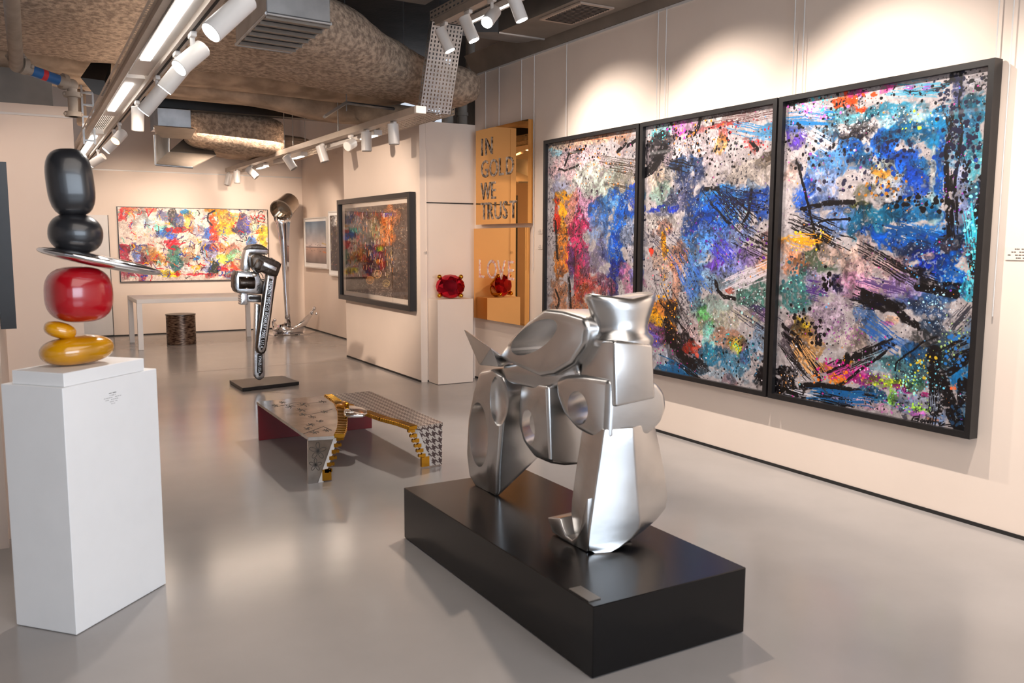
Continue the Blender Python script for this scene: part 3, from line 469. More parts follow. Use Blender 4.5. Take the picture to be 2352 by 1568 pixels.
MU = art_mat('crowd_photo', U.image('crowd_photo'), .4)

# ------------------------------------------------------------------ setting
def struct(name, a, b, m=None): return tag(boxo(name, a, b, m or M['wall']), kind='structure')
struct('floor', (-5, -5, -.1), (5.8, 15.75, 0), M['floor'])
struct('ceiling', (-5, -5, 4.3), (5.8, 15.75, 4.4), M['slab'])
struct('wall_right', (WX, -5, 0), (WX+.15, 8.84, 4.3))
struct('wall_right_far', (WX, 11.34, 0), (WX+.15, 15.6, 4.3))
struct('wall_back', (-5, 15.6, 0), (5.8, 15.75, 4.3))
struct('wall_shaft', (5.6, 8.84, 0), (5.75, 11.34, 4.3), M['slab'])
struct('wall_left', (-.25, 5.2, 0), (-.07, 9.7, 3.05))
struct('wall_left_near', (-5, 5.05, 0), (-.085, 5.2, 4.3))
struct('wall_left_far', (-.25, 9.7, 0), (.615, 10.1, 2.90))
struct('wall_left_return', (.2, 10.1, 0), (.6, 15.6, 2.9))
struct('wall_left_outer', (-5.15, -5, 0), (-5, 5.2, 4.3))
struct('wall_pillar', (PX, 8.84, 0), (5.6, 11.34, 2.914))
for a, b, n in (((WX-.006, -5, 0), (WX+.001, 8.84, .022), 'shadow_gap_right'), ((PX-.004, 8.84, 0), (PX+.002, 11.34, .022), 'shadow_gap_pillar'), ((4.05, 8.834, 0), (4.62, 8.842, .022), 'shadow_gap_pillar_front'),
                ((.6, 15.594, 0), (WX, 15.601, .02), 'shadow_gap_back'), ((WX-.006, 11.34, 0), (WX+.001, 15.6, .02), 'shadow_gap_right_far'), ((-.07, 9.694, 0), (.615, 9.702, .02), 'shadow_gap_left')):
    tag(boxo(n, a, b, M['gap']), kind='structure')  # near-black strips: shade of the recessed gap at the wall foot, as colour
# window wall behind the viewer
struct('wall_front', (-5, -5.15, 0), (4.8, -5, .5)); struct('wall_front_top', (-5, -5.15, 3.2), (4.8, -5, 4.3))
for i, x in enumerate((-5, -1.8, 1.4, 4.5)): struct('trim_%d' % (i+1), (x, -5.12, .5), (x+.16, -5.02, 3.2), M['frame'])
# upper trims
tag(MB().prism([(WX, -5, 3.47), (WX-.02, -5, 3.47), (WX-.14, -5, 3.66), (WX, -5, 3.66)], [(WX, 8.84, 3.47), (WX-.02, 8.84, 3.47), (WX-.14, 8.84, 3.66), (WX, 8.84, 3.66)]).build('trim_10', M['sheet_d']), kind='structure')
struct('trim_11', (WX-.015, -5, 3.45), (WX+.001, 8.84, 3.468), M['white'])
struct('trim_12', (.62, 15.575, 2.72), (WX, 15.601, 2.74), M['white'])
struct('trim_13', (-.07, 9.68, 2.79), (.615, 9.701, 2.81), M['white'])
struct('trim_14', (4.05, 8.833, 2.020), (4.64, 8.842, 2.032), M['gap'])
struct('trim_15', (4.045, 8.835, .02), (4.05, 8.842, 2.90), M['wall'])
struct('trim_16', (.62, 15.57, 0), (.64, 15.6, 2.0), M['wall'])
struct('door_1', (.95, 15.57, .03), (1.42, 15.6, 2.0), M['white'])
struct('trim_17', (1.42, 15.575, 0), (1.432, 15.6, 2.0), M['gap'])
# saw-cut joints of the floor
for i, (a, b) in enumerate(((zp(395, 858), zp(800, 826)), (zp(525, 893), zp(690, 905)))):
    d = (b-a).normalized(); n = Vector((-d.y, d.x, 0))*.004
    me = bpy.data.meshes.new('trim'); me.from_pydata([a-n+Vector((0, 0, .0012)), b-n+Vector((0, 0, .0012)), b+n+Vector((0, 0, .0012)), a+n+Vector((0, 0, .0012))], [], [(0, 1, 2, 3)])
    tag(link('trim_%d' % (20+i), me, M['pipe']), kind='structure')

# ------------------------------------------------------------------ triptych
W3 = [(7.245, 5.765), (5.745, 4.268), (4.250, 2.763)]
labs = ['left abstract panel of the triptych, pinks and ambers beside blue, black frame', 'middle abstract panel of the triptych, dark splatters over blue, black frame', 'right abstract panel of the triptych, deep blues with signature, black frame']
for i, (ya, yb) in enumerate(W3):
    t = empty('framed_painting', (WX-.01, (ya+yb)/2, TZ0), labs[i], 'painting', 'three framed abstract panels on the right wall')
    m = MB(); fw, x0, x1 = .035, WX-.085, WX-.012
    m.box((x0, yb, TZ0), (x1, ya, TZ0+fw)); m.box((x0, yb, TZ1-fw), (x1, ya, TZ1)); m.box((x0, yb, TZ0+fw), (x1, yb+fw, TZ1-fw)); m.box((x0, ya-fw, TZ0+fw), (x1, ya, TZ1-fw))
    m.build('frame', M['frame'], t)
    boxo('backing', (WX-.04, yb+.01, TZ0+.01), (WX-.014, ya-.01, TZ1-.01), M['frame'], t)
    u0_, u1_ = (TY0-ya+fw)/(TY0-TY1), (TY0-yb-fw)/(TY0-TY1); v = fw/(TZ1-TZ0); xx_ = WX-.052
    quad('canvas', [(xx_, ya-fw, TZ0+fw), (xx_, yb+fw, TZ0+fw), (xx_, yb+fw, TZ1-fw), (xx_, ya-fw, TZ1-fw)], [(u0_, v), (u1_, v), (u1_, 1-v), (u0_, 1-v)], MT, t)
# hanging rods
for k, (y, z1, what) in enumerate([(8.55, 2.83, 'left one above the lettered gold mirror'), (8.25, 2.84, 'second from the left above the lettered gold mirror'), (7.78, 2.83, 'third from the left above the lettered gold mirror'), (7.53, 1.3, 'just right of the gold mirrors'), (6.95, 2.58, 'above the left end of the triptych'),
                      (5.62, 2.58, 'left of a pair above the middle panel'), (5.52, 2.58, 'right of a pair above the middle panel'), (4.20, 2.58, 'left of a pair above the right panel'), (4.12, 2.58, 'right of a pair above the right panel'), (2.72, 1.2, 'just beyond the right end of the triptych'), (2.80, 2.58, 'above the right end of the triptych')]):
    tag(MB().rod((WX-.02, y, z1), (WX-.02, y, 3.455), .0035, n=8).build('hanging_rod', M['white']), 'thin white picture hanging rod, '+what, 'hanging rod', 'picture hanging rods on the right wall')
def small_label(name, c, wdir, wid, hei, lab, lines=4, nrm=Vector((-1, 0, 0))):
    t = empty(name, c, lab, 'label'); up = Vector((0, 0, 1)); d = Vector(wdir).normalized(); nn = Vector(nrm)
    P = [c-d*wid/2-up*hei/2, c+d*wid/2-up*hei/2, c+d*wid/2+up*hei/2, c-d*wid/2+up*hei/2]
    MB().prism(P, [p+nn*.002 for p in P]).build('card', M['wall'], t)
    m = MB()
    for k in range(lines):
        z = c.z+hei*(.34-.68*k/(lines-1)); ww = wid*(.2+.22*((k*7) % 3)/2)
        a = Vector((c.x, c.y, z))+nn*.003; h_ = hei*.035
        for s_ in range(7):
            if (s_+k) % 4 == 3: continue
            x0, x1 = -ww+2*ww*s_/7, -ww+2*ww*(s_+.8)/7
            q = [a+d*x0-up*h_, a+d*x1-up*h_, a+d*x1+up*h_, a+d*x0+up*h_]; f = m.bm.faces.new([m.bm.verts.new(p) for p in q])
    m.build('printed_lines', M['text'], t)
small_label('wall_label', Vector((WX-.003, 2.60, 1.545)), (0, -1, 0), .16, .07, 'small printed caption card on the wall right of the triptych')
small_label('wall_label', Vector((WX-.003, 7.42, 1.70)), (0, -1, 0), .08, .045, 'small printed caption card right of the lettered gold mirror')
small_label('wall_label', Vector((WX-.003, 7.42, 1.545)), (0, -1, 0), .08, .045, 'small printed caption card right of the love mirror')
small_label('wall_label', Vector((4.03, 8.837, 1.47)), (1, 0, 0), .05, .03, 'tiny caption card on the pillar edge left of the ruby ring', nrm=Vector((0, -1, 0)))

# ------------------------------------------------------------------ gold mirrors
crum = mat('crumpled_notes', (205, 190, 176), .35, metal=.3, col2=(70, 62, 58), nscale=28, bump=.8, bscale=30)
flor = mat('floral_inlay', (250, 236, 226), .5, col2=(226, 150, 130), nscale=40)
def text_mesh(name, s, loc, rot, size, m, parent, depth=.004, xs=1.0, spacing=1.0, align='LEFT', kids=True):
    cu_ = bpy.data.curves.new(name, 'FONT'); cu_.body = s; cu_.size = size; cu_.extrude = depth; cu_.align_x = align; cu_.space_character = spacing; cu_.resolution_u = 3
    o = bpy.data.objects.new(name, cu_); COL.objects.link(o)
    dg = bpy.context.evaluated_depsgraph_get(); me = bpy.data.meshes.new_from_object(o.evaluated_get(dg)); bpy.data.objects.remove(o, do_unlink=True)
    me.transform(Matrix.Translation(Vector(loc)) @ rot.to_4x4() @ Matrix.Diagonal((xs, 1, 1, 1)))
    return link(name, me, m, parent)
RW = Matrix(((0, 0, -1), (-1, 0, 0), (0, 1, 0)))         # text on the right wall: x -> -Y, y -> Z, facing -X
def mirror(name, ya, yb, z0, z1, lab):
    t = empty(name, (WX-.02, (ya+yb)/2, z0), lab, 'mirror', 'gold mirrors with lettering')
    boxo('mirror_panel', (WX-.075, yb, z0), (WX-.02, ya, z1), M['gold'], t)
    return t
t = mirror('lettered_mirror', 8.68, 7.55, 1.785, 2.825, 'gold mirror panel lettered IN GOLD WE TRUST, upper of the two')
for s, zb in (('IN', 2.54), ('GOLD', 2.30), ('WE', 2.06), ('TRUST', 1.84)):
    y0 = 8.56
    for ch, wdt in zip(s, {'IN': (.09, .2), 'GOLD': (.19, .2, .15, .17), 'WE': (.22, .16), 'TRUST': (.14, .16, .18, .15, .15)}[s]):
        text_mesh('letter', ch, (WX-.078, y0, zb), RW, .27, crum, t, .004, .92 if ch != 'W' else .8); y0 -= wdt*1.02
t = mirror('lettered_mirror', 8.73, 7.60, .725, 1.742, 'gold mirror panel lettered LOVE, lower of the two')
y0 = 8.62
for ch, wdt in zip('LOVE', (.2, .25, .22, .2)):
    text_mesh('letter', ch, (WX-.078, y0, 1.19), RW, .30, flor, t, .004); y0 -= wdt*.98

# ------------------------------------------------------------------ pillar: framed print
t = empty('framed_print', (PX, 10.1, .8), 'dark layered print in deep black frame with pale mat, hung on the pillar', 'picture')
ya, yb, z0, z1, fw = 11.40, 8.94, .805, 2.145, .06
m = MB(); x0, x1 = PX-.085, PX-.01
m.box((x0, yb, z0), (x1, ya, z0+fw)); m.box((x0, yb, z1-fw), (x1, ya, z1)); m.box((x0, yb, z0+fw), (x1, yb+fw, z1-fw)); m.box((x0, ya-fw, z0+fw), (x1, ya, z1-fw))
m.build('frame', M['frame'], t); boxo('mat_board', (PX-.03, yb+.03, z0+.03), (PX-.012, ya-.03, z1-.03), M['mount'], t)
quad('print', [(PX-.034, 11.23, .925), (PX-.034, 9.10, .925), (PX-.034, 9.10, 2.03), (PX-.034, 11.23, 2.03)], [(0, 0), (1, 0), (1, 1), (0, 1)], MR, t)
quad('glazing', [(PX-.055, ya-fw, z0+fw), (PX-.055, yb+fw, z0+fw), (PX-.055, yb+fw, z1-fw), (PX-.055, ya-fw, z1-fw)], [(0, 0), (1, 0), (1, 1), (0, 1)], M['glass'], t)
# far photos
for nm, ya, yb, z0, z1, mm, lab in (('framed_photo', 15.35, 14.06, 1.12, 2.0, MS, 'hazy blue and pink seascape photo in thin white frame near the far corner'), ('framed_photo', 13.97, 12.3, 1.02, 2.08, MU, 'dark busy photo in white frame half hidden behind the pillar')):
    t = empty(nm, (WX-.02, (ya+yb)/2, z0), lab, 'picture'); fw = .02
    m = MB(); x0, x1 = WX-.06, WX-.012
    m.box((x0, yb, z0), (x1, ya, z0+fw)); m.box((x0, yb, z1-fw), (x1, ya, z1)); m.box((x0, yb, z0+fw), (x1, yb+fw, z1-fw)); m.box((x0, ya-fw, z0+fw), (x1, ya, z1-fw))
    m.build('frame', M['white'], t); boxo('mat_board', (WX-.045, yb+.015, z0+.015), (WX-.015, ya-.015, z1-.015), M['whitep'], t)
    g = .07; quad('photograph', [(WX-.05, ya-g, z0+g+.02), (WX-.05, yb+g, z0+g+.02), (WX-.05, yb+g, z1-g), (WX-.05, ya-g, z1-g)], [(0, 0), (1, 0), (1, 1), (0, 1)], mm, t)
t = empty('canvas_painting', (2.8, 15.58, .9), 'long multicoloured expressive canvas on the far wall', 'painting')
boxo('stretcher', (1.56, 15.565, .9), (4.03, 15.598, 2.145), M['frame'], t)
quad('canvas', [(1.575, 15.56, .912), (4.015, 15.56, .912), (4.015, 15.56, 2.133), (1.575, 15.56, 2.133)], [(0, 0), (1, 0), (1, 1), (0, 1)], MQ, t)
# picture on the left wall seen edge-on
t = empty('framed_picture', (-.06, 7.3, .6), 'black framed picture on the left wall seen edge-on', 'picture')
boxo('frame', (-.068, 5.9, 1.07), (.013, 5.96, 2.05), M['frame'], t); boxo('frame', (-.068, 8.7, 1.07), (.013, 8.76, 2.05), M['frame'], t)
boxo('frame', (-.068, 5.96, 1.99), (.013, 8.7, 2.05), M['frame'], t); boxo('frame', (-.068, 5.96, 1.07), (.013, 8.7, 1.13), M['frame'], t)
boxo('mat_board', (-.066, 5.96, 1.13), (-.02, 8.7, 1.99), M['mount'], t)
t = empty('gilt_frame', (1.0, 15.55, 1.0), 'narrow gilt framed picture by the far door, mostly hidden', 'picture')
boxo('frame', (.93, 15.50, 1.25), (1.10, 15.56, 1.62), M['brass'], t, .006); boxo('picture', (.96, 15.495, 1.28), (1.07, 15.501, 1.59), M['mount'], t)

# ------------------------------------------------------------------ black plinth + caption
t = tag(MB().box((1.765, 2.425, .004), (2.53, 4.17, .28)).bevel(.003, 1).build('black_plinth', M['plinth']), 'low glossy black plinth under the aluminium sculpture', 'plinth')
t = empty('caption_plate', (1.82, 2.56, .281), 'small clear caption plate on the black plinth corner', 'label')
boxo('plate', (1.775, 2.47, .2805), (1.83, 2.60, .284), M['sheet_d'], t)

# ------------------------------------------------------------------ aluminium sculpture
sculpt = empty('aluminium_sculpture', (2.25, 3.4, .281), 'large abstract cast aluminium sculpture of pierced rounded blocks', 'sculpture')
def extr(nm, pts, off, bev=.02, seg=3, sub=0):
    Bp = [Vector(p)+Vector(off[i] if isinstance(off, list) else off) for i, p in enumerate(pts)]
    return MB().prism(pts, Bp).bevel(bev, seg).build(nm, M['alu'], sculpt, 30)
def hullo(nm, pts, bev=.02, seg=3): return MB().hull(pts).bevel(bev, seg, 12).build(nm, M['alu'], sculpt, 32)
def ell_cut(c, ry, rz, ax, L=.5, n=32):
    """elliptic cutter: c centre, axis ax"""
    z = Vector(ax).normalized(); x = z.cross(Vector((0, 0, 1))).normalized(); y = Vector((0, 0, 1))
    ra = [c-z*L+x*(ry*math.cos(2*math.pi*i/n))+y*(rz*math.sin(2*math.pi*i/n)) for i in range(n)]
    return MB().prism(ra, [p+z*2*L for p in ra]).build('cutter')
Xs = 2.12
# rear leg: tall pierced slab
pl = [xp(*p, Xs) for p in ((1098, 852), (1084, 900), (1073, 960), (1069, 1040), (1074, 1092), (1090, 1122), (1118, 1140), (1142, 1146), (1143, 1080), (1150, 985), (1158, 905), (1150, 862), (1128, 846))]
offs = [Vector((.27, 0, {3: .08, 4: .16, 5: .2, 6: .2, 7: .19, 8: .12, 9: .04}.get(i, 0))) for i in range(13)]
leg = extr('rear_leg', pl, offs, .035, 4)
c1 = ell_cut(xp(1099, 998, Xs), .105, .175, (1, 0, 0))
ring_c = xp(1128, 915, Xs)
c2 = MB().ball(ring_c+Vector((-.02, -.08, 0)), 1, (.06, .10, .14), 32).build('cutter')
cut(leg, [c1, c2])
# upper block with slot
pl = [xp(*p, 2.10) for p in ((1140, 820), (1172, 775), (1208, 738), (1247, 709), (1290, 714), (1338, 728), (1347, 752), (1341, 792), (1312, 836), (1270, 862), (1238, 866), (1190, 845))]
blk = extr('upper_block', pl, Vector((.30, .0, -.01)), .03, 4)
cc = xp(1224, 775, 2.10); d = Vector((0, -.55, .42)).normalized(); e_ = Vector((0, .42, .55)).normalized()
ring = [cc+Vector((0, -.20, .085))*math.cos(2*math.pi*i/32)+Vector((0, .045, .052))*math.sin(2*math.pi*i/32) for i in range(32)]
c1 = MB().prism([p-Vector((.4, 0, 0)) for p in ring], [p+Vector((.9, 0, 0)) for p in ring]).build('cutter')
cut(blk, [c1])
hullo('shoulder', [xp(1150, 838, 2.12), xp(1160, 880, 2.12), xp(1250, 900, 2.14), xp(1330, 868, 2.16), xp(1320, 835, 2.16), xp(1200, 830, 2.12)]+[xp(1150, 838, 2.12)+Vector((.3, 0, 0)), xp(1250, 895, 2.14)+Vector((.3, 0, 0)), xp(1330, 868, 2.16)+Vector((.26, 0, 0)), xp(1320, 840, 2.16)+Vector((.26, 0, 0))], .025)
# spike
tipp = xp(1065, 757, 2.13)
hullo('spike', [tipp, tipp+Vector((.012, .01, 0)), xp(1100, 838, 2.10), xp(1146, 842, 2.10), xp(1128, 800, 2.05), xp(1118, 845, 2.10)+Vector((.10, 0, 0)), xp(1140, 838, 2.1)+Vector((.10, 0, 0))], .006, 2)
# pierced middle body
A_ = [xp(*p, 2.18) for p in ((1198, 872), (1190, 920), (1190, 975), (1202, 1018), (1228, 1050))]+[yp(*p, 3.30) for p in ((1262, 1064), (1300, 1070), (1346, 1066), (1352, 980), (1350, 890), (1300, 880), (1255, 885))]
A_ += [p+Vector((.12, .12, 0)) for p in [yp(1300, 1064, 3.45), yp(1346, 1060, 3.45), yp(1340, 885, 3.45)]]+[xp(1200, 872, 2.18)+Vector((.28, 0, 0)), xp(1225, 1045, 2.18)+Vector((.28, 0, 0))]
body = hullo('pierced_body', A_, .03, 4)
cc = xp(1216, 977, 2.18)
c1 = ell_cut(cc+Vector((.05, .02, 0)), .062, .088, (.85, .5, 0), .6)
cut(body, [c1])
# band
A_ = [xp(*p, 2.13) for p in ((1274, 872), (1276, 905), (1292, 948), (1325, 988), (1360, 1008), (1300, 862), (1340, 862))]+[yp(*p, 2.86) for p in ((1392, 1015), (1440, 1012), (1492, 1000), (1522, 972), (1535, 935), (1530, 902), (1512, 878), (1400, 870))]
A_ += [(2.45, 3.15, .80), (2.48, 3.15, .92), (2.42, 3.2, 1.0), (2.3, 3.3, .78), (2.3, 3.3, 1.0)]
band = hullo('band', A_, .045, 5)
c1 = ell_cut(xp(1322, 936, 2.13)+Vector((.03, 0, 0)), .07, .075, (.9, .42, 0), .5)
cut(band, [c1])
# head block
hullo('head_block', [yp(1410, 781, 2.84), yp(1500, 792, 2.84), yp(1506, 915, 2.84), yp(1413, 936, 2.84), xp(1338, 784, 2.16), xp(1330, 903, 2.16), (2.40, 3.12, 1.165), (2.42, 3.12, .95)], .012, 3)
# crown
rings = []
for z, hx, hy, dz in ((1.155, .150, .13, 0), (1.175, .155, .13, 0), (1.19, .150, .125, 0), (1.205, .13, .11, 0), (1.235, .128, .10, 0), (1.27, .140, .10, 0), (1.31, .158, .105, .004), (1.34, .172, .105, .008), (1.355, .176, .10, .012), (1.365, .165, .09, .012), (1.362, .12, .06, .006), (1.358, .04, .02, 0)):
    rg_ = []
    for i in range(32):
        an = 2*math.pi*i/32; cx_ = math.cos(an); rg_.append((2.295+hx*cx_, 2.985+hy*math.sin(an), z+dz*(abs(cx_)*2-.8)))
    rings.append(rg_)
MB().loft(rings).build('crown', M['alu'], sculpt, 60)
# front leg: flared skirt with a vertical ridge, on a bowed sole
rows = ((985, 1388, 1455, 1502), (1040, 1380, 1458, 1513), (1120, 1368, 1463, 1527), (1180, 1360, 1468, 1533), (1208, 1356, 1471, 1529), (1232, 1353, 1468, 1508), (1252, 1351, 1450, 1478), (1266, 1352, 1425, 1442), (1272, 1365, 1400, 1412))
rings = []
for j, (py, l_, c_, r_) in enumerate(rows):
    A1, A2, A3 = yp(l_, py, 2.87), yp(c_, py, 2.835), yp(r_, py, 2.90); zz_ = A1.z; k = max(0, (py-1200)/72.)
    A2.z = A3.z = zz_; dyb = .20-.07*k
    rings.append([A1, A2, A3, A3+Vector((.015, dyb*.6, 0)), A3+Vector((-.06, dyb, 0)), A1+Vector((.03, dyb, 0))])
MB().loft(rings).bevel(.008, 3, 14).build('front_leg', M['alu'], sculpt, 25)
# scooped foot
pl = [xp(*p, 2.06) for p in ((1356, 1272), (1318, 1264), (1290, 1248), (1268, 1222), (1257, 1188), (1286, 1190), (1292, 1212), (1300, 1230), (1313, 1240), (1326, 1230), (1334, 1200), (1346, 1150), (1362, 1150), (1356, 1200))]
for p in pl: p.y = max(p.y, 2.885)
extr('foot', pl, Vector((.26, .02, 0)), .012, 3)
for o in sculpt.children:
    for v in o.data.vertices: v.co.z = max(v.co.z, .2812)

# ------------------------------------------------------------------ white plinth and abstract stand-in figure
t = empty('white_plinth', (.24, 4.06, 0), 'tall plain white plinth at the left carrying the abstract totem', 'plinth')
base = [Vector((.15, 3.757, 0)), Vector((.548, 4.14, 0)), Vector((.33, 4.37, 0)), Vector((-.06, 3.99, 0))]
MB().prism([p+Vector((0, 0, .003)) for p in base], [p+Vector((0, 0, 1.02)) for p in base]).bevel(.002, 1).build('body', M['whitep'], t)
dd = (base[1]-base[0]).normalized(); nn = Vector((dd.y, -dd.x, 0)); c = base[0]+dd*.27+Vector((0, 0, .955))
tl = MB()
for k, (ww, hh) in enumerate(((.022, .003), (.018, .002), (.052, .0015), (.044, .0015), (.026, .0015), (.012, .0015))):
    for s_ in range(8):
        if (s_*3+k) % 5 == 4: continue
        a = c+nn*.001+dd*(-ww+2*ww*s_/8)-Vector((0, 0, .009*k)); b_ = a+dd*(ww*.2)
        tl.bm.faces.new([tl.bm.verts.new(p) for p in (a, b_, b_+Vector((0, 0, hh)), a+Vector((0, 0, hh)))])
tl.build('caption_text', M['text'], t)
top = [zp(187, 888, 1.02), zp(327, 846, 1.02), zp(150, 838, 1.02), zp(45, 878, 1.02)]
c0 = Vector((.235, 4.035, 0)); lens = [.9, .9, .9, .9]
top = [c0+(p-Vector(((.15+.548+.33-.06)/4, (3.757+4.14+4.37+3.99)/4, 0)))*.84+Vector((0, 0, 1.0205)) for p in base]
tag(MB().prism(top, [p+Vector((0, 0, .055)) for p in top]).bevel(.002, 1).build('plinth_slab', M['whitep']), 'thin white slab lying on the tall white plinth', 'plinth')
tot = empty('abstract_totem', (.24, 4.06, 1.077), 'abstract totem of stacked amber, red and black pebbles with a tilted silver disc', 'sculpture')
def pebble(nm, c, r3, m_, rot=(0, 0, 0), k=2.4, n=40):
    """superellipsoid pebble"""
    from mathutils import Euler
    bm = bmesh.new(); bmesh.ops.create_uvsphere(bm, u_segments=n, v_segments=n//2, radius=1)
    R_ = Euler(rot).to_matrix()
    for v in bm.verts:
        s_ = sum(abs(x)**k for x in v.co)**(1/k); q = v.co/s_; v.co = Vector(c)+R_ @ Vector((q.x*r3[0], q.y*r3[1], q.z*r3[2]))
    me = bpy.data.meshes.new(nm); bm.to_mesh(me); bm.free(); return link(nm, me, m_, tot, 180)
pebble('amber_pebble', (.225, 4.03, 1.137), (.145, .10, .060), M['yellow'], (0, -.06, .3))
pebble('amber_chip', (.165, 4.02, 1.225), (.062, .06, .034), M['yellow'], (0, .3, 0))
pebble('red_pebble', (.245, 4.06, 1.37), (.125, .12, .118), M['red'], (0, 0, .3), 2.8)
pebble('silver_blade', (.335, 4.03, 1.508), (.245, .13, .026), M['chrome'], (0, .22, .1))
pebble('black_pebble', (.245, 4.06, 1.625), (.105, .10, .085), M['dark'], (0, .1, 0), 2.3)
pebble('black_column', (.235, 4.06, 1.835), (.090, .088, .14), M['dark'], (0, -.08, 0), 3.0)
# ------------------------------------------------------------------ zip table
tb = empty('zip_table', (2.12, 6.18, 0), 'low metal coffee table split by an open brass zipper', 'table')
eng = mat('engraved_metal', (200, 194, 188), .14, metal=1, col2=(168, 160, 152), nscale=7)
hz = .315; th = .022
def houndstooth(name):
    N_ = 64; im = bpy.data.images.new('houndstooth_weave', N_, N_, alpha=False)
    i, j = np.meshgrid(np.arange(N_)//8, np.arange(N_)//8); twill = ((i+j) % 4) < 2
    k = np.where(twill, (i % 8) < 4, (j % 8) < 4); px = np.ones((N_, N_, 4), np.float32); px[..., :3] = np.where(k[..., None], (.80, .78, .76), (.36, .31, .31))
    im.pixels.foreach_set(px.ravel()); im.update(); im.pack()
    m_ = bpy.data.materials.new(name); m_.use_nodes = True; nt = m_.node_tree; b = nt.nodes['Principled BSDF']
    tc = nt.nodes.new('ShaderNodeTexCoord'); mp = nt.nodes.new('ShaderNodeMapping'); mp.inputs['Scale'].default_value = (20, 20, 20)
    t = nt.nodes.new('ShaderNodeTexImage'); t.image = im; t.projection = 'BOX'
    nt.links.new(tc.outputs['Object'], mp.inputs[0]); nt.links.new(mp.outputs[0], t.inputs[0]); nt.links.new(t.outputs['Color'], b.inputs['Base Color'])
    b.inputs['Metallic'].default_value = .85; b.inputs['Roughness'].default_value = .28; return m_
ht = houndstooth('houndstooth_metal')
Lc = [zp(*p, hz) for p in ((745, 908), (768, 924), (776, 945), (777, 970), (775, 985), (768, 1001))]
Rc = [zp(*p, hz) for p in ((748, 907), (790, 928), (848, 945), (890, 960), (925, 969), (958, 980))]
Ll = [zp(708, 1004, hz), zp(589, 922, hz)]; Rr = [zp(1017, 970, hz), zp(850, 898, hz)]
def slabo(nm, top_, m_, thick=th): return MB().prism(top_, [p-Vector((0, 0, thick)) for p in top_]).build(nm, m_, tb)
slabo('left_top', [Ll[1]]+Lc+[Ll[0]], eng); slabo('right_top', [Rc[0], Rr[1], Rr[0]]+Rc[:0:-1], ht)
yN = Ll[0].y
def gleg(nm, T4, m_, dy=.025): return MB().prism(T4, [p+Vector((0, dy, 0)) for p in T4]).build(nm, m_, tb)
def fy(px, py): return yp(px, py, yN)
g = lambda x, y: (560+x/4.704, 860+y/4.704)
gleg('left_leg', [fy(708, 1004), fy(768, 1001), fy(730, 1110), fy(708, 1112)], eng)
gleg('right_leg', [fy(958, 979), fy(1016, 970), fy(1015, 1066), fy(994, 1069)], ht)
gleg('white_band', [fy(768, 1001), fy(778, 1000), fy(742, 1109), fy(729, 1110)], M['white'], .02)
gleg('white_band', [fy(949, 979), fy(958, 979), fy(994, 1069), fy(980, 1070)], M['white'], .02)
# red linings and the far end panel
boxo('far_panel', (Ll[1].x+.005, Ll[1].y-.03, .002), (Rr[1].x-.005, Ll[1].y-.005, hz-th), M['maroon'], tb)
boxo('left_leg_lining', (Ll[0].x+.003, yN+.025, .004), (Ll[0].x+.10, yN+.03, hz-th), M['maroon'], tb)
# teeth: brass pieces along both edges
def tooth_on_leg(p, dx, dz, s=1):
    q = Vector((p.x, p.y-.004, p.z)); L = .05*s
    P = [q+Vector((dx*L*a_, 0, b_)) for a_, b_ in ((0, 0), (.5, .002), (.68, -.008), (.85, -.001), (1.05, -.004), (1.05, -.022), (.85, -.025), (.68, -.018), (.5, -.028), (0, -.024))]
    return MB().prism(P, [v+Vector((0, .022, 0)) for v in P])
for (a, b, s) in (((770, 1004), (738, 1092), 1), ((955, 984), (984, 1052), -1)):
    for k in range(6):
        px = a[0]+(b[0]-a[0])*k/6; py = a[1]+(b[1]-a[1])*k/6
        tooth_on_leg(fy(px+2*s, py), s, 1).build('tooth', M['brass'], tb)
q = fy(740, 1085); boxo('end_stop', (q.x, q.y-.004, .008), (q.x+.062, q.y+.02, .085), M['brass'], tb); q = fy(968, 1053); boxo('end_stop', (q.x, q.y-.004, .008), (q.x+.06, q.y+.02, .08), M['brass'], tb)
def along(P, n):
    L = [0]
    for a, b in zip(P, P[1:]): L.append(L[-1]+(b-a).length)
    out_ = []
    for k in range(n):
        s_ = L[-1]*(k+.5)/n
        for i in range(len(P)-1):
            if L[i+1] >= s_: break
        f_ = (s_-L[i])/(L[i+1]-L[i]); out_.append((P[i].lerp(P[i+1], f_), (P[i+1]-P[i]).normalized()))
    return out_
for P_, sd, n in ((Lc[1:], 1, 22), (Rc[2:], -1, 24), ([Lc[0], Lc[1]], 1, 7)):
    for p, d in along(P_, n):
        nrm = Vector((-d.y, d.x, 0))*sd; nrm = -nrm if (nrm.x*sd < 0) else nrm
        rot = Matrix((( nrm.x, d.x, 0), (nrm.y, d.y, 0), (0, 0, 1)))
        MB().box(Vector((-.035, -.012, -.018))+p+nrm*.03, Vector((.035, .012, .012))+p+nrm*.03, rot).bevel(.004, 1).build('tooth', M['brass'], tb)
# slider with pull tab
sl = zp(795, 934, hz+.012)
MB().hull([sl+Vector(v) for v in ((-.06, .09, -.01), (.05, .10, -.01), (.08, -.02, -.01), (-.02, -.06, -.01), (-.05, .08, .018), (.04, .09, .018), (.06, 0, .018), (-.02, -.04, .018))]).bevel(.01, 2).build('slider', M['brass'], tb, 30)
MB().box(sl+Vector((-.015, -.03, .015)), sl+Vector((.015, .07, .04))).bevel(.008, 2).build('slider_bridge', M['brass'], tb, 30)
pt = [zp(*g(*p), hz+.012) for p in ((1085, 360), (1080, 450), (1100, 468), (1290, 462), (1335, 440), (1330, 410), (1290, 385), (1190, 360))]
MB().prism(pt, [p+Vector((0, 0, .02)) for p in pt]).bevel(.006, 2).build('pull_tab', M['chrome'], tb, 30)
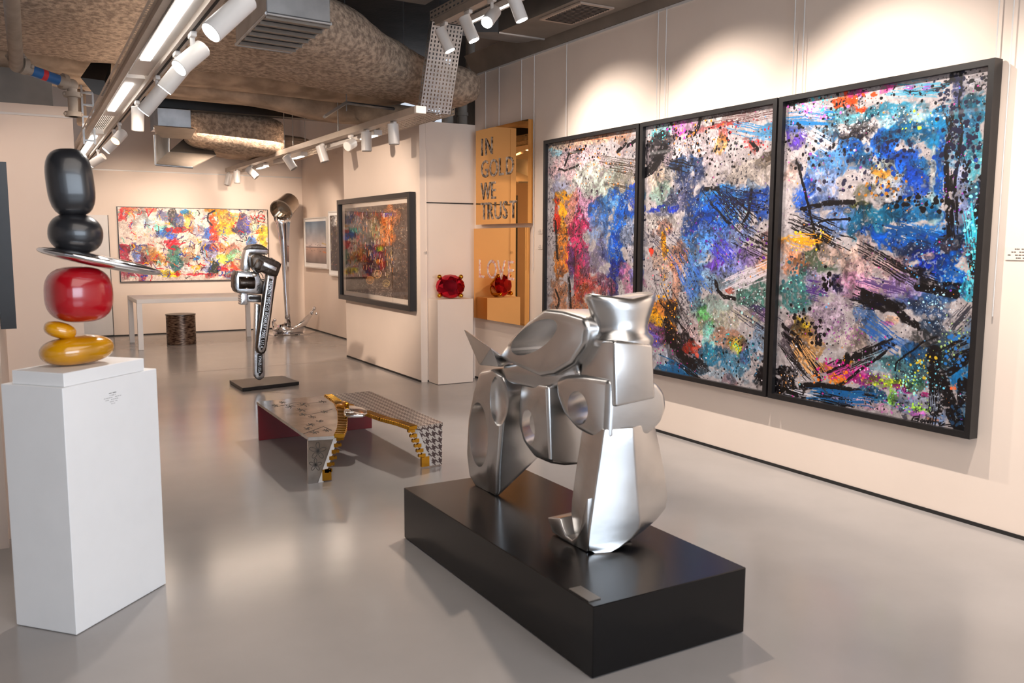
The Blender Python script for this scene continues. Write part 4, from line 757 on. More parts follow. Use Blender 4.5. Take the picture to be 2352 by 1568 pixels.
# engraved branches and blossoms on the left half (shallow dark lines)
m = MB(); rr = random.Random(4)
def eline(m, P, wd):
    for a, b in zip(P, P[1:]):
        d = (b-a)
        if d.length < 1e-5: continue
        n_ = (d.cross(m.up)).normalized()*wd; m.bm.faces.new([m.bm.verts.new(v) for v in (a-n_, b-n_, b+n_, a+n_)])
m.up = Vector((0, 0, 1)); zt = hz+.0008
for cxg, cyg, s_ in ((340, 330, 40), (500, 345, 60), (640, 325, 70), (740, 455, 45), (820, 500, 40), (720, 540, 50), (690, 580, 50), (900, 600, 50), (760, 620, 55), (850, 290, 45), (620, 380, 60), (870, 400, 40), (640, 430, 45), (420, 300, 40)):
    for k in range(7):
        an = k*.9+rr.random(); P_ = []
        for j in range(4): P_.append(zp(*g(cxg+math.cos(an+j*.25)*s_*j/3, cyg+math.sin(an+j*.25)*s_*.35*j/3), zt))
        eline(m, P_, .0028)
for P0 in ([(330, 350), (430, 330), (560, 300), (700, 310), (860, 290)], [(600, 440), (700, 430), (860, 400), (960, 370)], [(640, 640), (750, 600), (860, 560), (950, 600)]):
    eline(m, [zp(*g(*p), zt) for p in P0], .003)
m.build('engraving', M['text'], tb)
m = MB(); m.up = Vector((0, -1, 0))
for cxg, cyg, s_ in ((800, 825, 95), (775, 975, 70)):
    for k in range(5):
        an = -math.pi/2+k*1.2566; P_ = []
        for j in range(9):
            t_ = j/8; rr_ = s_*math.sin(math.pi*t_)**.5 if 0 < t_ < 1 else 6; a2 = an+(t_-.5)*1.15
            p = yp(*g(cxg+math.cos(a2)*rr_*(.55+.45*math.sin(math.pi*t_)), cyg+math.sin(a2)*rr_*(.55+.45*math.sin(math.pi*t_))), yN-.001); P_.append(p)
        eline(m, P_, .0016)
        eline(m, [yp(*g(cxg, cyg), yN-.001), yp(*g(cxg+math.cos(an)*s_*.4, cyg+math.sin(an)*s_*.4), yN-.001)], .0016)
m.build('engraved_blossoms', M['text'], tb)

# ------------------------------------------------------------------ wrench sculpture
wr = empty('wrench_sculpture', (2.3, 9.4, 0), 'two interlocked giant pipe wrenches standing on a dark slab', 'sculpture')
bp_ = [zp(*p, .04) for p in ((527, 873), (557, 891), (687, 876), (650, 862))]
MB().prism([p-Vector((0, 0, .037)) for p in bp_], bp_).bevel(.003, 1).build('base_slab', M['frame'], wr)
h = lambda x, y: (520+x/4.355, 540+y/4.355)
def wplate(nm, pts, y0, y1, m_, bev=.012): return MB().prism([yp(*h(*p), y0) for p in pts], [yp(*h(*p), y0)+Vector((0, y1-y0, 0)) for p in pts]).bevel(bev, 2).build(nm, m_, wr, 35)
wplate('vertical_handle', [(290, 680), (345, 690), (365, 1000), (390, 1200), (390, 1390), (378, 1425), (345, 1450), (320, 1450), (290, 1425), (276, 1390), (276, 1200), (285, 1000)], 9.38, 9.46, M['msteel'], .02)
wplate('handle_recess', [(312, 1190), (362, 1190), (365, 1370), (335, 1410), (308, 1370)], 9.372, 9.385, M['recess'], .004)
wplate('hook_jaw', [(165, 355), (168, 270), (180, 190), (205, 130), (245, 98), (300, 88), (360, 100), (405, 130), (426, 152), (426, 186), (400, 190), (245, 188), (240, 240), (242, 355)], 9.36, 9.50, M['msteel'], .016)
wplate('hook_cap', [(195, 145), (240, 98), (300, 86), (360, 98), (405, 128), (426, 150), (330, 142), (250, 142)], 9.352, 9.51, M['dsteel'], .008)
wplate('housing', [(82, 420), (95, 375), (120, 358), (320, 362), (338, 410), (352, 445), (386, 458), (372, 592), (110, 578), (88, 545)], 9.34, 9.50, M['msteel'], .014)
wplate('housing_side', [(78, 440), (84, 400), (108, 360), (122, 360), (104, 420), (104, 530), (116, 576), (96, 560), (80, 520)], 9.335, 9.505, M['dsteel'], .006)
a = yp(*h(125, 475), 9.34); b = yp(*h(277, 475), 9.34); MB().rod(a, b, .066, n=32).bevel(.006, 2).build('knurled_nut', M['dsteel'], wr, 35)
for px in (148, 172, 196, 220, 244):
    pass
a = yp(*h(200, 415), 9.335); b = yp(*h(200, 535), 9.335); MB().rod(a, b, .032, n=24).build('nut_shaft', M['steel'], wr, 35)
a = yp(*h(280, 397), 9.345); MB().rod(a, a-Vector((0, .02, 0)), .022, n=24).bevel(.006, 2).build('rivet', M['steel'], wr, 35)
wplate('heel_jaw', [(148, 582), (212, 582), (214, 695), (148, 697), (140, 680), (150, 668), (138, 656), (149, 644), (136, 632), (148, 620), (138, 606), (150, 594)], 9.36, 9.48, M['msteel'], .006)
wplate('name_bar', [(216, 590), (352, 598), (352, 674), (216, 670)], 9.35, 9.48, M['msteel'], .012)
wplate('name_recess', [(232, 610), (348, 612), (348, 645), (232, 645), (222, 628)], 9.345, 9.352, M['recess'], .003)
wplate('leaning_handle', [(405, 375), (512, 402), (480, 600), (455, 800), (425, 1000), (404, 1150), (385, 1185), (350, 1197), (318, 1182), (302, 1140), (318, 1000), (350, 780), (375, 590)], 9.24, 9.33, M['dsteel'], .022)
ins = [(430, 430), (462, 440), (445, 620), (420, 800), (396, 980), (378, 1110), (352, 1150), (332, 1115), (348, 980), (375, 790), (402, 600)]
wplate('leaning_handle_rim', [(415, 400), (482, 412), (460, 610), (438, 800), (412, 985), (394, 1120), (375, 1165), (350, 1175), (326, 1162), (314, 1120), (332, 985), (362, 785), (388, 595)], 9.232, 9.242, M['msteel'], .004)
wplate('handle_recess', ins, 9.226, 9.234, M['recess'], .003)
wplate('leaning_head', [(250, 225), (275, 192), (310, 182), (345, 190), (440, 228), (520, 262), (556, 290), (545, 330), (520, 400), (512, 418), (400, 388), (372, 366), (318, 384), (262, 322)], 9.22, 9.37, M['dsteel'], .02)
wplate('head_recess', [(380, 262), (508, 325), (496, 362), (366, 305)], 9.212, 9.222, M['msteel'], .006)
wplate('head_block', [(318, 235), (372, 262), (340, 352), (268, 325)], 9.19, 9.23, M['dsteel'], .012)
for i in range(9):
    a = h(250+i*19, 186); wplate('tooth', [(250+i*19, 184), (262+i*19, 184), (256+i*19, 196)], 9.37, 9.49, M['dsteel'], .001)
for i in range(8):
    x, y = 452+i*13, 232+i*8; wplate('tooth', [(x, y), (x+9, y+5), (x+9, y-6)], 9.22, 9.35, M['dsteel'], .001)
def rotXZ(an):
    c_, s_ = math.cos(an), math.sin(an); return Matrix(((c_, 0, s_), (0, 1, 0), (-s_, 0, c_))) @ Matrix(((1, 0, 0), (0, 0, -1), (0, 1, 0)))
def run_text(txt, top_, bot, y_, hgt, m_, depth=.004):
    """raised lettering running down a handle, scaled to its recess"""
    A_, B_ = yp(*h(*top_), y_), yp(*h(*bot), y_); A_.y = B_.y = y_; d = (B_-A_); L_ = d.length; d.normalize(); up_ = Vector((0, -1, 0)).cross(d); n_ = Vector((0, -1, 0))
    o = text_mesh('raised_text', txt, (0, 0, 0), Matrix.Identity(3), hgt, m_, wr, depth)
    vx = [v.co.x for v in o.data.vertices]; w0, w1 = min(vx), max(vx); hm = max(v.co.y for v in o.data.vertices)/2
    for v in o.data.vertices:
        q = v.co.copy(); v.co = A_+d*((q.x-w0)/(w1-w0)*L_)+up_*(q.y-hm)+n_*q.z
run_text('TRIMONT MFG.CO. ROXBURY MASS. U.S.A.', (447, 450), (350, 1135), 9.222, .052, M['msteel'])
run_text('Y MASS. U.S.A.', (338, 1205), (332, 1385), 9.370, .045, M['msteel'])
run_text('TRIMO', (328, 480), (320, 560), 9.334, .045, M['text'], .003)

# ------------------------------------------------------------------ pouring bucket sculpture
bk = empty('pouring_bucket_sculpture', (4.15, 14.9, 0), 'floating steel bucket pouring a chrome stream into a splash', 'sculpture')
c0 = yp(646, 484, 14.72); c1 = yp(684, 452, 15.0)+Vector((.0, .12, .02)); ax = (c1-c0).normalized()*.36
def ringp(c, ax_, r, n=32):
    z = ax_.normalized(); x = z.cross(Vector((0, 0, 1))).normalized(); y = x.cross(z); return [c+x*(r*math.cos(2*math.pi*i/n))+y*(r*math.sin(2*math.pi*i/n)) for i in range(n)]
MB().loft([ringp(c0+ax, ax, .165), ringp(c0, ax, .19), ringp(c0-ax*.03, ax, .20), ringp(c0-ax*.03, ax, .18), ringp(c0+ax*.5, ax, .165)], cap=True).build('bucket', M['steel'], bk, 35)
zz = [(c0+Vector((0, -.02, -.10)), .125), (c0+Vector((0, -.06, -.17)), .13), (yp(650, 515, 14.66), .105), (yp(653, 560, 14.66), .07), (yp(655, 610, 14.66), .058), (yp(657, 670, 14.66), .045), (yp(660, 720, 14.66), .042), (yp(661, 752, 14.66), .05)]
rings = []
for j, (c, r) in enumerate(zz):
    rings.append([Vector((c.x+r*math.cos(a)*(1+.14*math.sin(5*a+j*.5)), c.y+r*.6*math.sin(a), c.z)) for a in [2*math.pi*i/40 for i in range(40)]])
MB().loft(rings).build('stream', M['chrome'], bk, 180)
pc = yp(662, 762, 14.66); pc.z = 0
rim, rin, mid, low = [], [], [], []
for i in range(56):
    a = 2*math.pi*i/56; bump_ = .15*max(0, math.cos(a+.2))**6*1.0+.05*max(0, math.cos(a-2.7))**8+.02*math.sin(5*a)
    R1 = .27+.18*max(0, math.cos(a+.2))**5; hh = .15+bump_*1.5
    low.append(Vector((pc.x+.25*math.cos(a), pc.y+.16*math.sin(a), .015))); mid.append(Vector((pc.x+.27*math.cos(a), pc.y+.19*math.sin(a), .07)))
    rim.append(Vector((pc.x+R1*math.cos(a), pc.y+R1*.75*math.sin(a), hh))); rin.append(Vector((pc.x+(R1-.03)*math.cos(a), pc.y+(R1-.03)*.72*math.sin(a), hh-.015)))
inn = [Vector((pc.x+.12*math.cos(2*math.pi*i/56), pc.y+.1*math.sin(2*math.pi*i/56), .06)) for i in range(56)]
MB().loft([low, mid, rim, rin, inn]).build('splash_crown', M['chrome'], bk, 180)
MB().ball((pc.x+.47, pc.y, .42), .035).ball((pc.x+.50, pc.y-.02, .33), .025).ball((pc.x-.24, pc.y-.05, .25), .03).rod((pc.x+.40, pc.y, .33), (pc.x+.47, pc.y, .41), .03, .014).build('splash_drops', M['chrome'], bk, 180)
pud = []
for z, k in ((.002, 1), (.016, .97), (.02, .9)):
    pud.append([Vector((pc.x+.02+k*(.42+.04*math.sin(3*a+1)+.03*math.sin(5*a))*math.cos(a), pc.y+k*(.30+.03*math.sin(4*a))*math.sin(a), z)) for a in [2*math.pi*i/56 for i in range(56)]])
MB().loft(pud).build('puddle', M['chrome'], bk, 40)

# ------------------------------------------------------------------ white table, drum stool
t = empty('white_table', (2.4, 13.8, 0), 'long white parsons table against the far wall', 'table')
boxo('table_top', (1.55, 13.42, .68), (3.42, 14.55, .74), M['whitep'], t, .004)
for x, y in ((1.55, 13.42), (1.55, 14.47), (3.34, 13.42), (3.34, 14.47)): boxo('leg', (x, y, .003), (x+.07, y+.07, .68), M['whitep'], t)
t = empty('drum_stool', (2.235, 14.0, 0), 'dark patterned metal drum stool below the white table', 'stool')
weave = mat('woven_metal', (150, 126, 108), .35, metal=.7, col2=(46, 30, 28), nscale=14)
nt = weave.node_tree; nz = [n_ for n_ in nt.nodes if n_.type == 'TEX_NOISE'][0]; mp = nt.nodes.new('ShaderNodeMapping'); mp.inputs['Scale'].default_value = (1, 1, 6)
tcn = [n_ for n_ in nt.nodes if n_.type == 'TEX_COORD'][0]; nt.links.new(tcn.outputs['Object'], mp.inputs[0]); nt.links.new(mp.outputs[0], nz.inputs['Vector'])
MB().rod((2.235, 14.0, .003), (2.235, 14.0, .45), .215, n=48).build('drum', weave, t, 35)
MB().rod((2.235, 14.0, .45), (2.235, 14.0, .465), .222, n=48).build('seat', M['dsteel'], t, 35)

# ------------------------------------------------------------------ ruby ring on its plinth
t = tag(MB().box((4.06, 8.58, .004), (4.50, 8.83, .955)).bevel(.002, 1).build('ring_plinth', M['wall']), 'slim pale plinth in front of the pillar below the ruby ring', 'plinth')
rb = empty('ruby_ring', (4.27, 8.68, .957), 'giant faceted red gem held by gold prongs', 'sculpture')
gc = Vector((4.255, 8.66, 1.095)); ax = (Vector((-.45, -.85, .12))).normalized()
def rr3(k, r, n, ph): return ringp(gc+ax*k, ax, r, n)
m = MB(); bmv = m.bm
def ringv(k, r, n, ph, sq=.82):
    z = ax; x = z.cross(Vector((0, 0, 1))).normalized(); y = x.cross(z)
    return [bmv.verts.new(gc+ax*k+x*(r*math.cos(2*math.pi*(i+ph)/n))+y*(r*sq*math.sin(2*math.pi*(i+ph)/n))) for i in range(n)]
tbl = ringv(.075, .085, 8, .5); cr_ = ringv(.045, .135, 8, 0); gir = ringv(.0, .163, 16, 0); pav = ringv(-.1, .08, 8, .5); cul = bmv.verts.new(gc-ax*.15)
bmv.faces.new(tbl)
for i in range(8):
    bmv.faces.new((tbl[i], cr_[(i+1) % 8], tbl[(i+1) % 8])); bmv.faces.new((tbl[i-1], tbl[i], cr_[i])[::-1]) if False else None
    bmv.faces.new((tbl[i-1], cr_[i], tbl[i]))if False else None
    bmv.faces.new((cr_[i], gir[2*i], gir[2*i+1])); bmv.faces.new((cr_[i], gir[2*i+1], cr_[(i+1) % 8])); bmv.faces.new((cr_[(i+1) % 8], gir[2*i+1], gir[(2*i+2) % 16]))
    bmv.faces.new((tbl[i], cr_[i], cr_[(i+1) % 8]))
    bmv.faces.new((gir[2*i], pav[i], gir[2*i+1])); bmv.faces.new((gir[2*i+1], pav[i], gir[(2*i+2) % 16])); bmv.faces.new((pav[i], pav[(i+1) % 8], gir[(2*i+2) % 16])); bmv.faces.new((pav[i], cul, pav[(i+1) % 8]))
bmesh.ops.recalc_face_normals(bmv, faces=bmv.faces[:]); m.build('gem', M['ruby'], rb)
z = ax; x = z.cross(Vector((0, 0, 1))).normalized(); y = x.cross(z)
for sx, sy in ((-1, 1), (1, 1), (-1, -1), (1, -1)):
    e = gc+x*(sx*.12)+y*(sy*.105)+ax*.03; bse = gc-ax*.11+x*(sx*.07)+y*(sy*.05-.03 if sy > 0 else -.09)
    MB().ball(e, .026).rod(bse, e, .014, .02, 12).build('prong', M['brass'], rb, 60)
hoop = MB(); pr = None
for i in range(25):
    a = math.pi*2*i/24; p = gc-ax*.10+x*(.11*math.cos(a))+y*(-.045+.075*math.sin(a))
    if pr: hoop.rod(pr, p, .009, n=8)
    pr = p
hoop.build('hoop', M['brass'], rb, 60)

# ------------------------------------------------------------------ ceiling services
def rounded_sections(nm, secs, m_, n=28, k=3.2, amp=.0, seed=1, parent=None):
    """loft of rounded rectangles along X: (x, y0, y1, z0, z1)"""
    rr_ = random.Random(seed); rings = []
    for x_, y0, y1, z0_, z1_ in secs:
        rg_ = []
        for i in range(n):
            a = 2*math.pi*i/n; c_, s_ = math.cos(a), math.sin(a); q = (abs(c_)**k+abs(s_)**k)**(1/k)
            rg_.append(Vector((x_, (y0+y1)/2+(y1-y0)/2*c_/q, (z0_+z1_)/2+(z1_-z0_)/2*s_/q)))
        rings.append(rg_)
    o = MB().loft(rings).build(nm, m_, parent, 180)
    md = o.modifiers.new('s', 'SUBSURF'); md.levels = md.render_levels = 3
    if amp:
        tx = bpy.data.textures.new('lump', 'CLOUDS'); tx.noise_scale = .35; tx.noise_depth = 4
        dm = o.modifiers.new('d', 'DISPLACE'); dm.texture = tx; dm.strength = amp; dm.texture_coords = 'GLOBAL'
    baked(o)
    for p in o.data.polygons: p.use_smooth = True
    return o
tag(rounded_sections('insulated_duct', [(-2.0, 7.0, 9.9, 3.30, 4.0), (0, 6.9, 9.95, 3.30, 4.0), (1.0, 6.9, 9.95, 3.27, 4.0), (2.0, 7.1, 9.3, 3.20, 3.95), (2.8, 7.35, 9.1, 3.13, 3.68), (3.4, 7.85, 8.9, 3.06, 3.5), (3.9, 7.95, 8.75, 3.01, 3.43), (4.28, 8.05, 8.7, 3.01, 3.40), (4.42, 8.15, 8.6, 3.1, 3.35)], M['spray'], amp=.07),
    'huge sprayed grey insulated duct crossing the ceiling', 'duct')
for i, (sec, lab) in enumerate((([(-2, 10.0, 10.6, 3.34, 3.7), (1, 10.0, 10.6, 3.33, 3.7), (3.0, 9.9, 10.6, 3.30, 3.7), (4.6, 10.0, 10.6, 3.25, 3.6)], 'first ribbed insulated duct just beyond the huge sprayed duct'),
                                ([(-1, 10.68, 11.15, 3.31, 3.6), (2.0, 10.68, 11.15, 3.31, 3.6), (3.0, 10.68, 11.18, 3.22, 3.55), (3.6, 10.68, 11.18, 3.10, 3.45), (4.2, 10.68, 11.15, 3.12, 3.4), (5.2, 10.68, 11.1, 3.15, 3.4)], 'second slim insulated duct that bends down near the pillar'),
                                ([(.2, 11.2, 11.6, 3.33, 3.55), (2.0, 11.2, 11.6, 3.33, 3.55), (5.2, 11.2, 11.6, 3.28, 3.5)], 'third slim insulated duct above the black beam'))):
    tag(rounded_sections('insulated_duct', sec, M['spray2'], amp=.02, seed=i), lab, 'duct')
tag(boxo('black_beam', (1.55, 11.9, 3.27), (5.4, 12.08, 3.40), M['black'], None, .01), 'scuffed black steel beam across the ceiling', 'beam')
tag(rounded_sections('insulated_duct', [(2.12, 12.1, 12.9, 2.93, 3.36), (2.3, 12.1, 13.0, 2.86, 3.4), (2.9, 12.1, 13.0, 2.80, 3.38), (3.3, 12.1, 12.9, 2.78, 3.3), (3.48, 12.2, 12.8, 2.86, 3.25)], M['spray'], amp=.07), 'short lumpy insulated duct end in the far ceiling', 'duct')
tag(rounded_sections('insulated_duct', [(2.6, 13.4, 14.2, 2.85, 3.25), (3.3, 13.4, 14.2, 2.85, 3.25), (4.4, 13.4, 14.2, 2.85, 3.25)], M['spray2'], amp=.04), 'low insulated duct beyond the lumpy duct end near the far wall', 'duct')
# near outlet box with ribbed underside
t = empty('duct_outlet', (1.8, 6.5, 3.1), 'square sheet metal duct outlet with ribbed underside hanging near the lights', 'vent')
P = [zp(614, 28, 3.1), zp(752, 57, 3.1), zp(662, 121, 3.1), zp(546, 103, 3.1)]
P4 = [Vector((1.565, 5.93, 3.1)), Vector((2.02, 5.98, 3.1)), Vector((2.04, 7.03, 3.1)), Vector((1.60, 6.98, 3.1))]
MB().prism(P4, [p+Vector((0, 0, .75)) for p in P4]).bevel(.006, 1).build('duct_box', M['sheet'], t)
m = MB()
for a, b in zip(P4, P4[1:]+P4[:1]): m.rod(a, b, .012, n=8)
m.build('edge_flange', M['sheet'], t, 40)
for k in range(6):
    f0, f1 = (k+.12)/6, (k+.88)/6
    q = [P4[0].lerp(P4[3], f0), P4[1].lerp(P4[2], f0), P4[1].lerp(P4[2], f1), P4[0].lerp(P4[3], f1)]
    MB().prism([p-Vector((0, 0, .004)) for p in q], [q[0]-Vector((0, 0, .028)), q[1]-Vector((0, 0, .028)), q[2]-Vector((0, 0, .006)), q[3]-Vector((0, 0, .006))]).build('slat', M['sheet_d'], t)
# sheet duct left of the upper tray
t = empty('sheet_duct', (3.0, 6.0, 3.62), 'plain galvanised duct above the ramp of perforated tray', 'duct')
boxo('duct_body', (2.45, 4.2, 3.66), (3.28, 7.15, 4.1), M['sheet_d'], t, .006)
[MB().rod((2.45, y_, 3.655), (3.28, y_, 3.655), .018, n=10).build('joint_flange', M['sheet'], t, 40) for y_ in (6.3, 4.9)]
# wall-side duct with louvred register
t = empty('register_duct', (4.35, 5.0, 3.5), 'rectangular duct along the right wall top with louvred register', 'duct')
MB().prism([(4.02, -1, 3.52), (4.52, -1, 3.52), (4.52, 7.15, 3.52), (4.02, 7.15, 3.52)], [(4.02, -1, 3.98), (4.52, -1, 3.98), (4.52, 7.15, 3.98), (4.02, 7.15, 3.98)]).build('duct_body', M['sheet_d'], t)
MB().prism([(4.02, 7.15, 3.52), (4.52, 7.15, 3.52), (4.60, 7.75, 3.60), (3.7, 7.75, 3.60)], [(4.02, 7.15, 3.98), (4.52, 7.15, 3.98), (4.60, 7.75, 3.9), (3.7, 7.75, 3.9)]).build('transition', M['sheet'], t)
[MB().rod((4.02, y_, 3.52), (4.52, y_, 3.52), .014, n=8).build('joint_flange', M['sheet'], t, 40) for y_ in (7.15, 4.45)]
r4 = [zp(1268, 44, 3.51), zp(1315, 57, 3.51), zp(1408, 24, 3.51), zp(1358, 10, 3.51)]
y0_, y1_ = min(p.y for p in r4), max(p.y for p in r4); x0_, x1_ = 4.08, 4.42
rf_ = boxo('register_frame', (x0_, y0_, 3.505), (x1_, y1_, 3.519), M['vent'], t)
for k in range(16):
    yk = y0_+.03+(y1_-y0_-.06)*k/16; boxo('louvre', (x0_+.03, yk, 3.500), (x1_-.03, yk+.012, 3.506), M['slot'], rf_)
# vertical pipes in the shaft
for i, (px, py0, r, lab) in enumerate(((1028, 285, .07, 'left grey drain pipe rising behind the pillar top'), (1062, 285, .06, 'right grey drain pipe rising behind the pillar top'))):
    q = yp(px, py0, 9.45); t = empty('drain_pipe', (q.x, 9.45, 2.915), lab, 'pipe', 'grey drain pipes behind the pillar')
    MB().rod((q.x, 9.45, 2.916), (q.x, 9.45, 3.42 if i else 3.2), r, n=24).build('pipe', M['pipe'], t, 40)
    MB().rod((q.x, 9.45, 3.10), (q.x, 9.45, 3.14), r+.012, n=24).build('collar', M['pipe'], t, 40)
    if i: MB().rod((q.x, 9.45, 3.42), (q.x+.09, 9.40, 3.68), r, n=24).rod((q.x+.09, 9.40, 3.66), (q.x+.09, 9.40, 4.1), r, n=24).ball((q.x, 9.45, 3.42), r, n=20).ball((q.x+.09, 9.4, 3.67), r, n=20).build('bend', M['pipe'], t, 60)
# left sprinkler main with couplings
t = empty('sprinkler_pipe', (.15, 8.0, 2.9), 'jointed grey fire pipe with blue sticker, top left', 'pipe')
pA, pB, pC, pD = yp(22, -60, 6.3), yp(38, 150, 8.0), yp(165, 195, 8.2), yp(158, 240, 8.2)
MB().rod(pA, pB, .05, n=20).ball(pB, .055).rod(pB, pC, .042, n=20).ball(pC, .05).rod(pC, pC-Vector((0, 0, .26)), .038, n=20).build('pipe', M['pipe'], t, 60)
for q, d in ((pB+Vector((.05, 0, 0)), pC-pB), (pB+Vector((0, 0, .06)), pA-pB), (pC-Vector((.06, 0, -.02)), pC-pB), (pC-Vector((0, 0, .08)), Vector((0, 0, 1))), (pC-Vector((0, 0, .24)), Vector((0, 0, 1)))):
    d = d.normalized(); MB().rod(q-d*.02, q+d*.02, .066, n=16).ball(q+Vector((.06, -.02, 0)), .016).ball(q-Vector((.06, .02, 0)), .016).build('coupling', M['pipe'], t, 60)
sk = mat('sticker_blue', (30, 90, 150), .4, noise=.2); sr = mat('sticker_red', (190, 40, 50), .4, noise=.1)
d = (pC-pB).normalized(); q = pB.lerp(pC, .5); MB().rod(q-d*.11, q+d*.11, .0435, n=20).build('sticker', sk, t, 60); MB().rod(q-d*.03, q+d*.01, .0445, n=20).build('sticker_mark', sr, t, 60)
struct('wall_left_upper', (-.25, 10.35, 2.9), (.48, 10.5, 3.34), M['sheet_d'])
# cable ladder in the gap
t = empty('cable_ladder', (.9, 12, 3), 'short cable ladder in the dark gap at upper left', 'cable ladder')
la, lb = yp(186, 190, 10.9), yp(186, 330, 10.9)
MB().box((la.x-.01, 10.88, lb.z), (la.x+.01, 10.92, la.z+.1)).box((la.x+.10, 10.88, lb.z), (la.x+.12, 10.92, la.z+.1)).build('rail', M['sheet'], t)
for k in range(6): z = lb.z+.03+k*.13; boxo('rung', (la.x, 10.885, z), (la.x+.11, 10.915, z+.02), M['sheet'], t)
tag(boxo('insulated_block', (.74, 10.95, 2.88), (.84, 11.1, 3.28), M['spray2'], None, .03), 'narrow tan insulated riser beside the cable ladder', 'duct')
tag(MB().hull([yp(185, 178, 9.6), yp(240, 185, 9.6), yp(250, 225, 9.6), yp(215, 215, 9.6), yp(185, 178, 9.9), yp(250, 220, 9.9), yp(240, 185, 9.9), (1.0, 9.75, 3.42), (.85, 9.75, 3.42)]).build('black_hanger', M['black']), 'black angled hanger below the duct at upper left', 'bracket')
# far vents
t = empty('duct_outlet', (1.85, 12, 3), 'small sheet metal duct outlet with slanted lip left of the lumpy duct end', 'vent')
boxo('duct_box', (1.70, 11.75, 3.02), (2.10, 12.4, 3.25), M['sheet'], t, .005)
MB().hull([(1.62, 11.55, 3.0), (2.12, 11.55, 2.99), (1.70, 11.75, 3.03), (2.10, 11.75, 3.03), (1.74, 12.2, 2.93), (2.16, 12.2, 2.93)]).build('lip', M['trayw'], t)
t = empty('extract_hood', (2.0, 12.2, 2.6), 'framed sheet metal extract hood below the far ceiling', 'vent')
hp = {k: v for k, v in (('a', yp(355, 310, 11.9)), ('b', yp(357, 378, 11.9)), ('c', yp(443, 385, 11.9)), ('d', yp(388, 350, 12.5)), ('e', yp(496, 357, 12.5)), ('f', yp(388, 312, 12.5)), ('g', yp(478, 325, 12.9)), ('h', yp(425, 318, 12.9)))}
m = MB()
for a, b in ('ab', 'bc', 'fd', 'de'): m.rod(hp[a], hp[b], .014, n=8)
m.build('frame_bar', M['sheet'], t, 60)
def sheetq(nm, P, m_, th_=.012): return MB().prism(P, [Vector(p)+Vector((0, .0, th_)) for p in P]).build(nm, m_, t)
sheetq('underside', [hp['b'], hp['c'], hp['e'], hp['d']], M['trayw'])
sheetq('hopper', [hp['d'], hp['e'], hp['g'], hp['h']], M['sheet_d'])
bq = [yp(403, 373, 12.05), yp(424, 375, 12.05), yp(438, 365, 12.3), yp(418, 364, 12.3)]; sheetq('opening', [p-Vector((0, 0, .006)) for p in bq], M['slot'], .004)
sheetq('back_flange', [hp['a'], hp['f'], hp['d'], hp['b']], M['sheet'])
# threaded rods
for i, (px, p0, p1, yy_, w_) in enumerate(((652, 283, 345, 11.8, 'left of the row beyond the beam'), (672, 285, 342, 11.8, 'second of the row beyond the beam'), (700, 285, 330, 11.8, 'third of the row beyond the beam'), (795, 200, 255, 9.4, 'by the slim duct bend'), (776, 262, 302, 10.4, 'below the slim duct bend'), (927, 60, 190, 8.9, 'left of the perforated ramp'))):
    a, b = yp(px, p0, yy_), yp(px, p1, yy_); tag(MB().rod((a.x, a.y, 4.299), (a.x, a.y, b.z), .006, n=6).build('threaded_rod', M['sheet']), 'thin steel threaded rod, '+w_, 'rod', 'threaded rods in the ceiling')
t = empty('strut_channel', yp(800, 245, 9.2), 'small slotted steel strut bracket left of the tray ramp', 'bracket')
a, b, c = yp(795, 236, 9.1), yp(905, 250, 9.5), yp(745, 268, 8.6)
MB().rod(a, b, .018, n=4).build('channel', M['sheet'], t); MB().rod(a, c, .02, n=4).build('arm', M['trayw'], t)

# ------------------------------------------------------------------ cable trays, tracks, luminaires
def perforated(nm, o, u, v, nu, nv, m_, parent, fill=.5, th_=.0):
    """plate with real slots: o origin, u across, v along"""
    o, u, v = Vector(o), Vector(u), Vector(v); bm = bmesh.new(); us = [0]; vsx = [0]
    for i in range(nu): us += [(i+.32)/nu, (i+.68)/nu]
    us.append(1)
    for j in range(nv): vsx += [(j+.2)/nv, (j+.75)/nv]
    vsx.append(1)
    V = [[bm.verts.new(o+u*a+v*b) for a in us] for b in vsx]
    for j in range(len(vsx)-1):
        for i in range(len(us)-1):
            if i % 2 == 1 and j % 2 == 1: continue
            bm.faces.new((V[j][i], V[j][i+1], V[j+1][i+1], V[j+1][i]))
    me = bpy.data.meshes.new(nm); bm.to_mesh(me); bm.free(); return link(nm, me, m_, parent)
t = empty('cable_tray', (3.45, 11.5, 2.8), 'lower perforated cable tray running along the pillar top to the far wall', 'cable tray')
TZ = 2.80
perforated('tray_bed', (3.42, 7.55, TZ), (.34, 0, 0), (0, 8.0, 0), 7, 130, M['trayw'], t)
perforated('tray_side', (3.415, 7.55, TZ), (0, 0, .075), (0, 8.0, 0), 2, 110, M['trayw'], t)
perforated('tray_side', (3.765, 7.55, TZ), (0, 0, .075), (0, 8.0, 0), 2, 110, M['trayw'], t)
boxo('track_rail', (3.30, 7.45, TZ-.03), (3.40, 15.5, TZ+.035), M['trayw'], t)
boxo('track_end_cap', (3.30, 7.41, TZ-.03), (3.40, 7.45, TZ+.035), M['white'], t)
# ramp
t = empty('tray_ramp', (3.5, 7.4, 2.8), 'steep perforated steel tray section joining lower and upper trays', 'cable tray')
r0_, r1_ = Vector((3.38, 7.50, 2.80)), Vector((3.40, 7.26, 3.56))
perforated('tray_bed', r0_, (.33, .03, 0), r1_-r0_, 9, 22, M['sheet'], t)
nrm_ = Vector((0, .06, .02))
perforated('tray_side', r0_, nrm_, r1_-r0_, 1, 22, M['sheet'], t); perforated('tray_side', r0_+Vector((.33, .03, 0)), nrm_, r1_-r0_, 1, 22, M['sheet'], t)
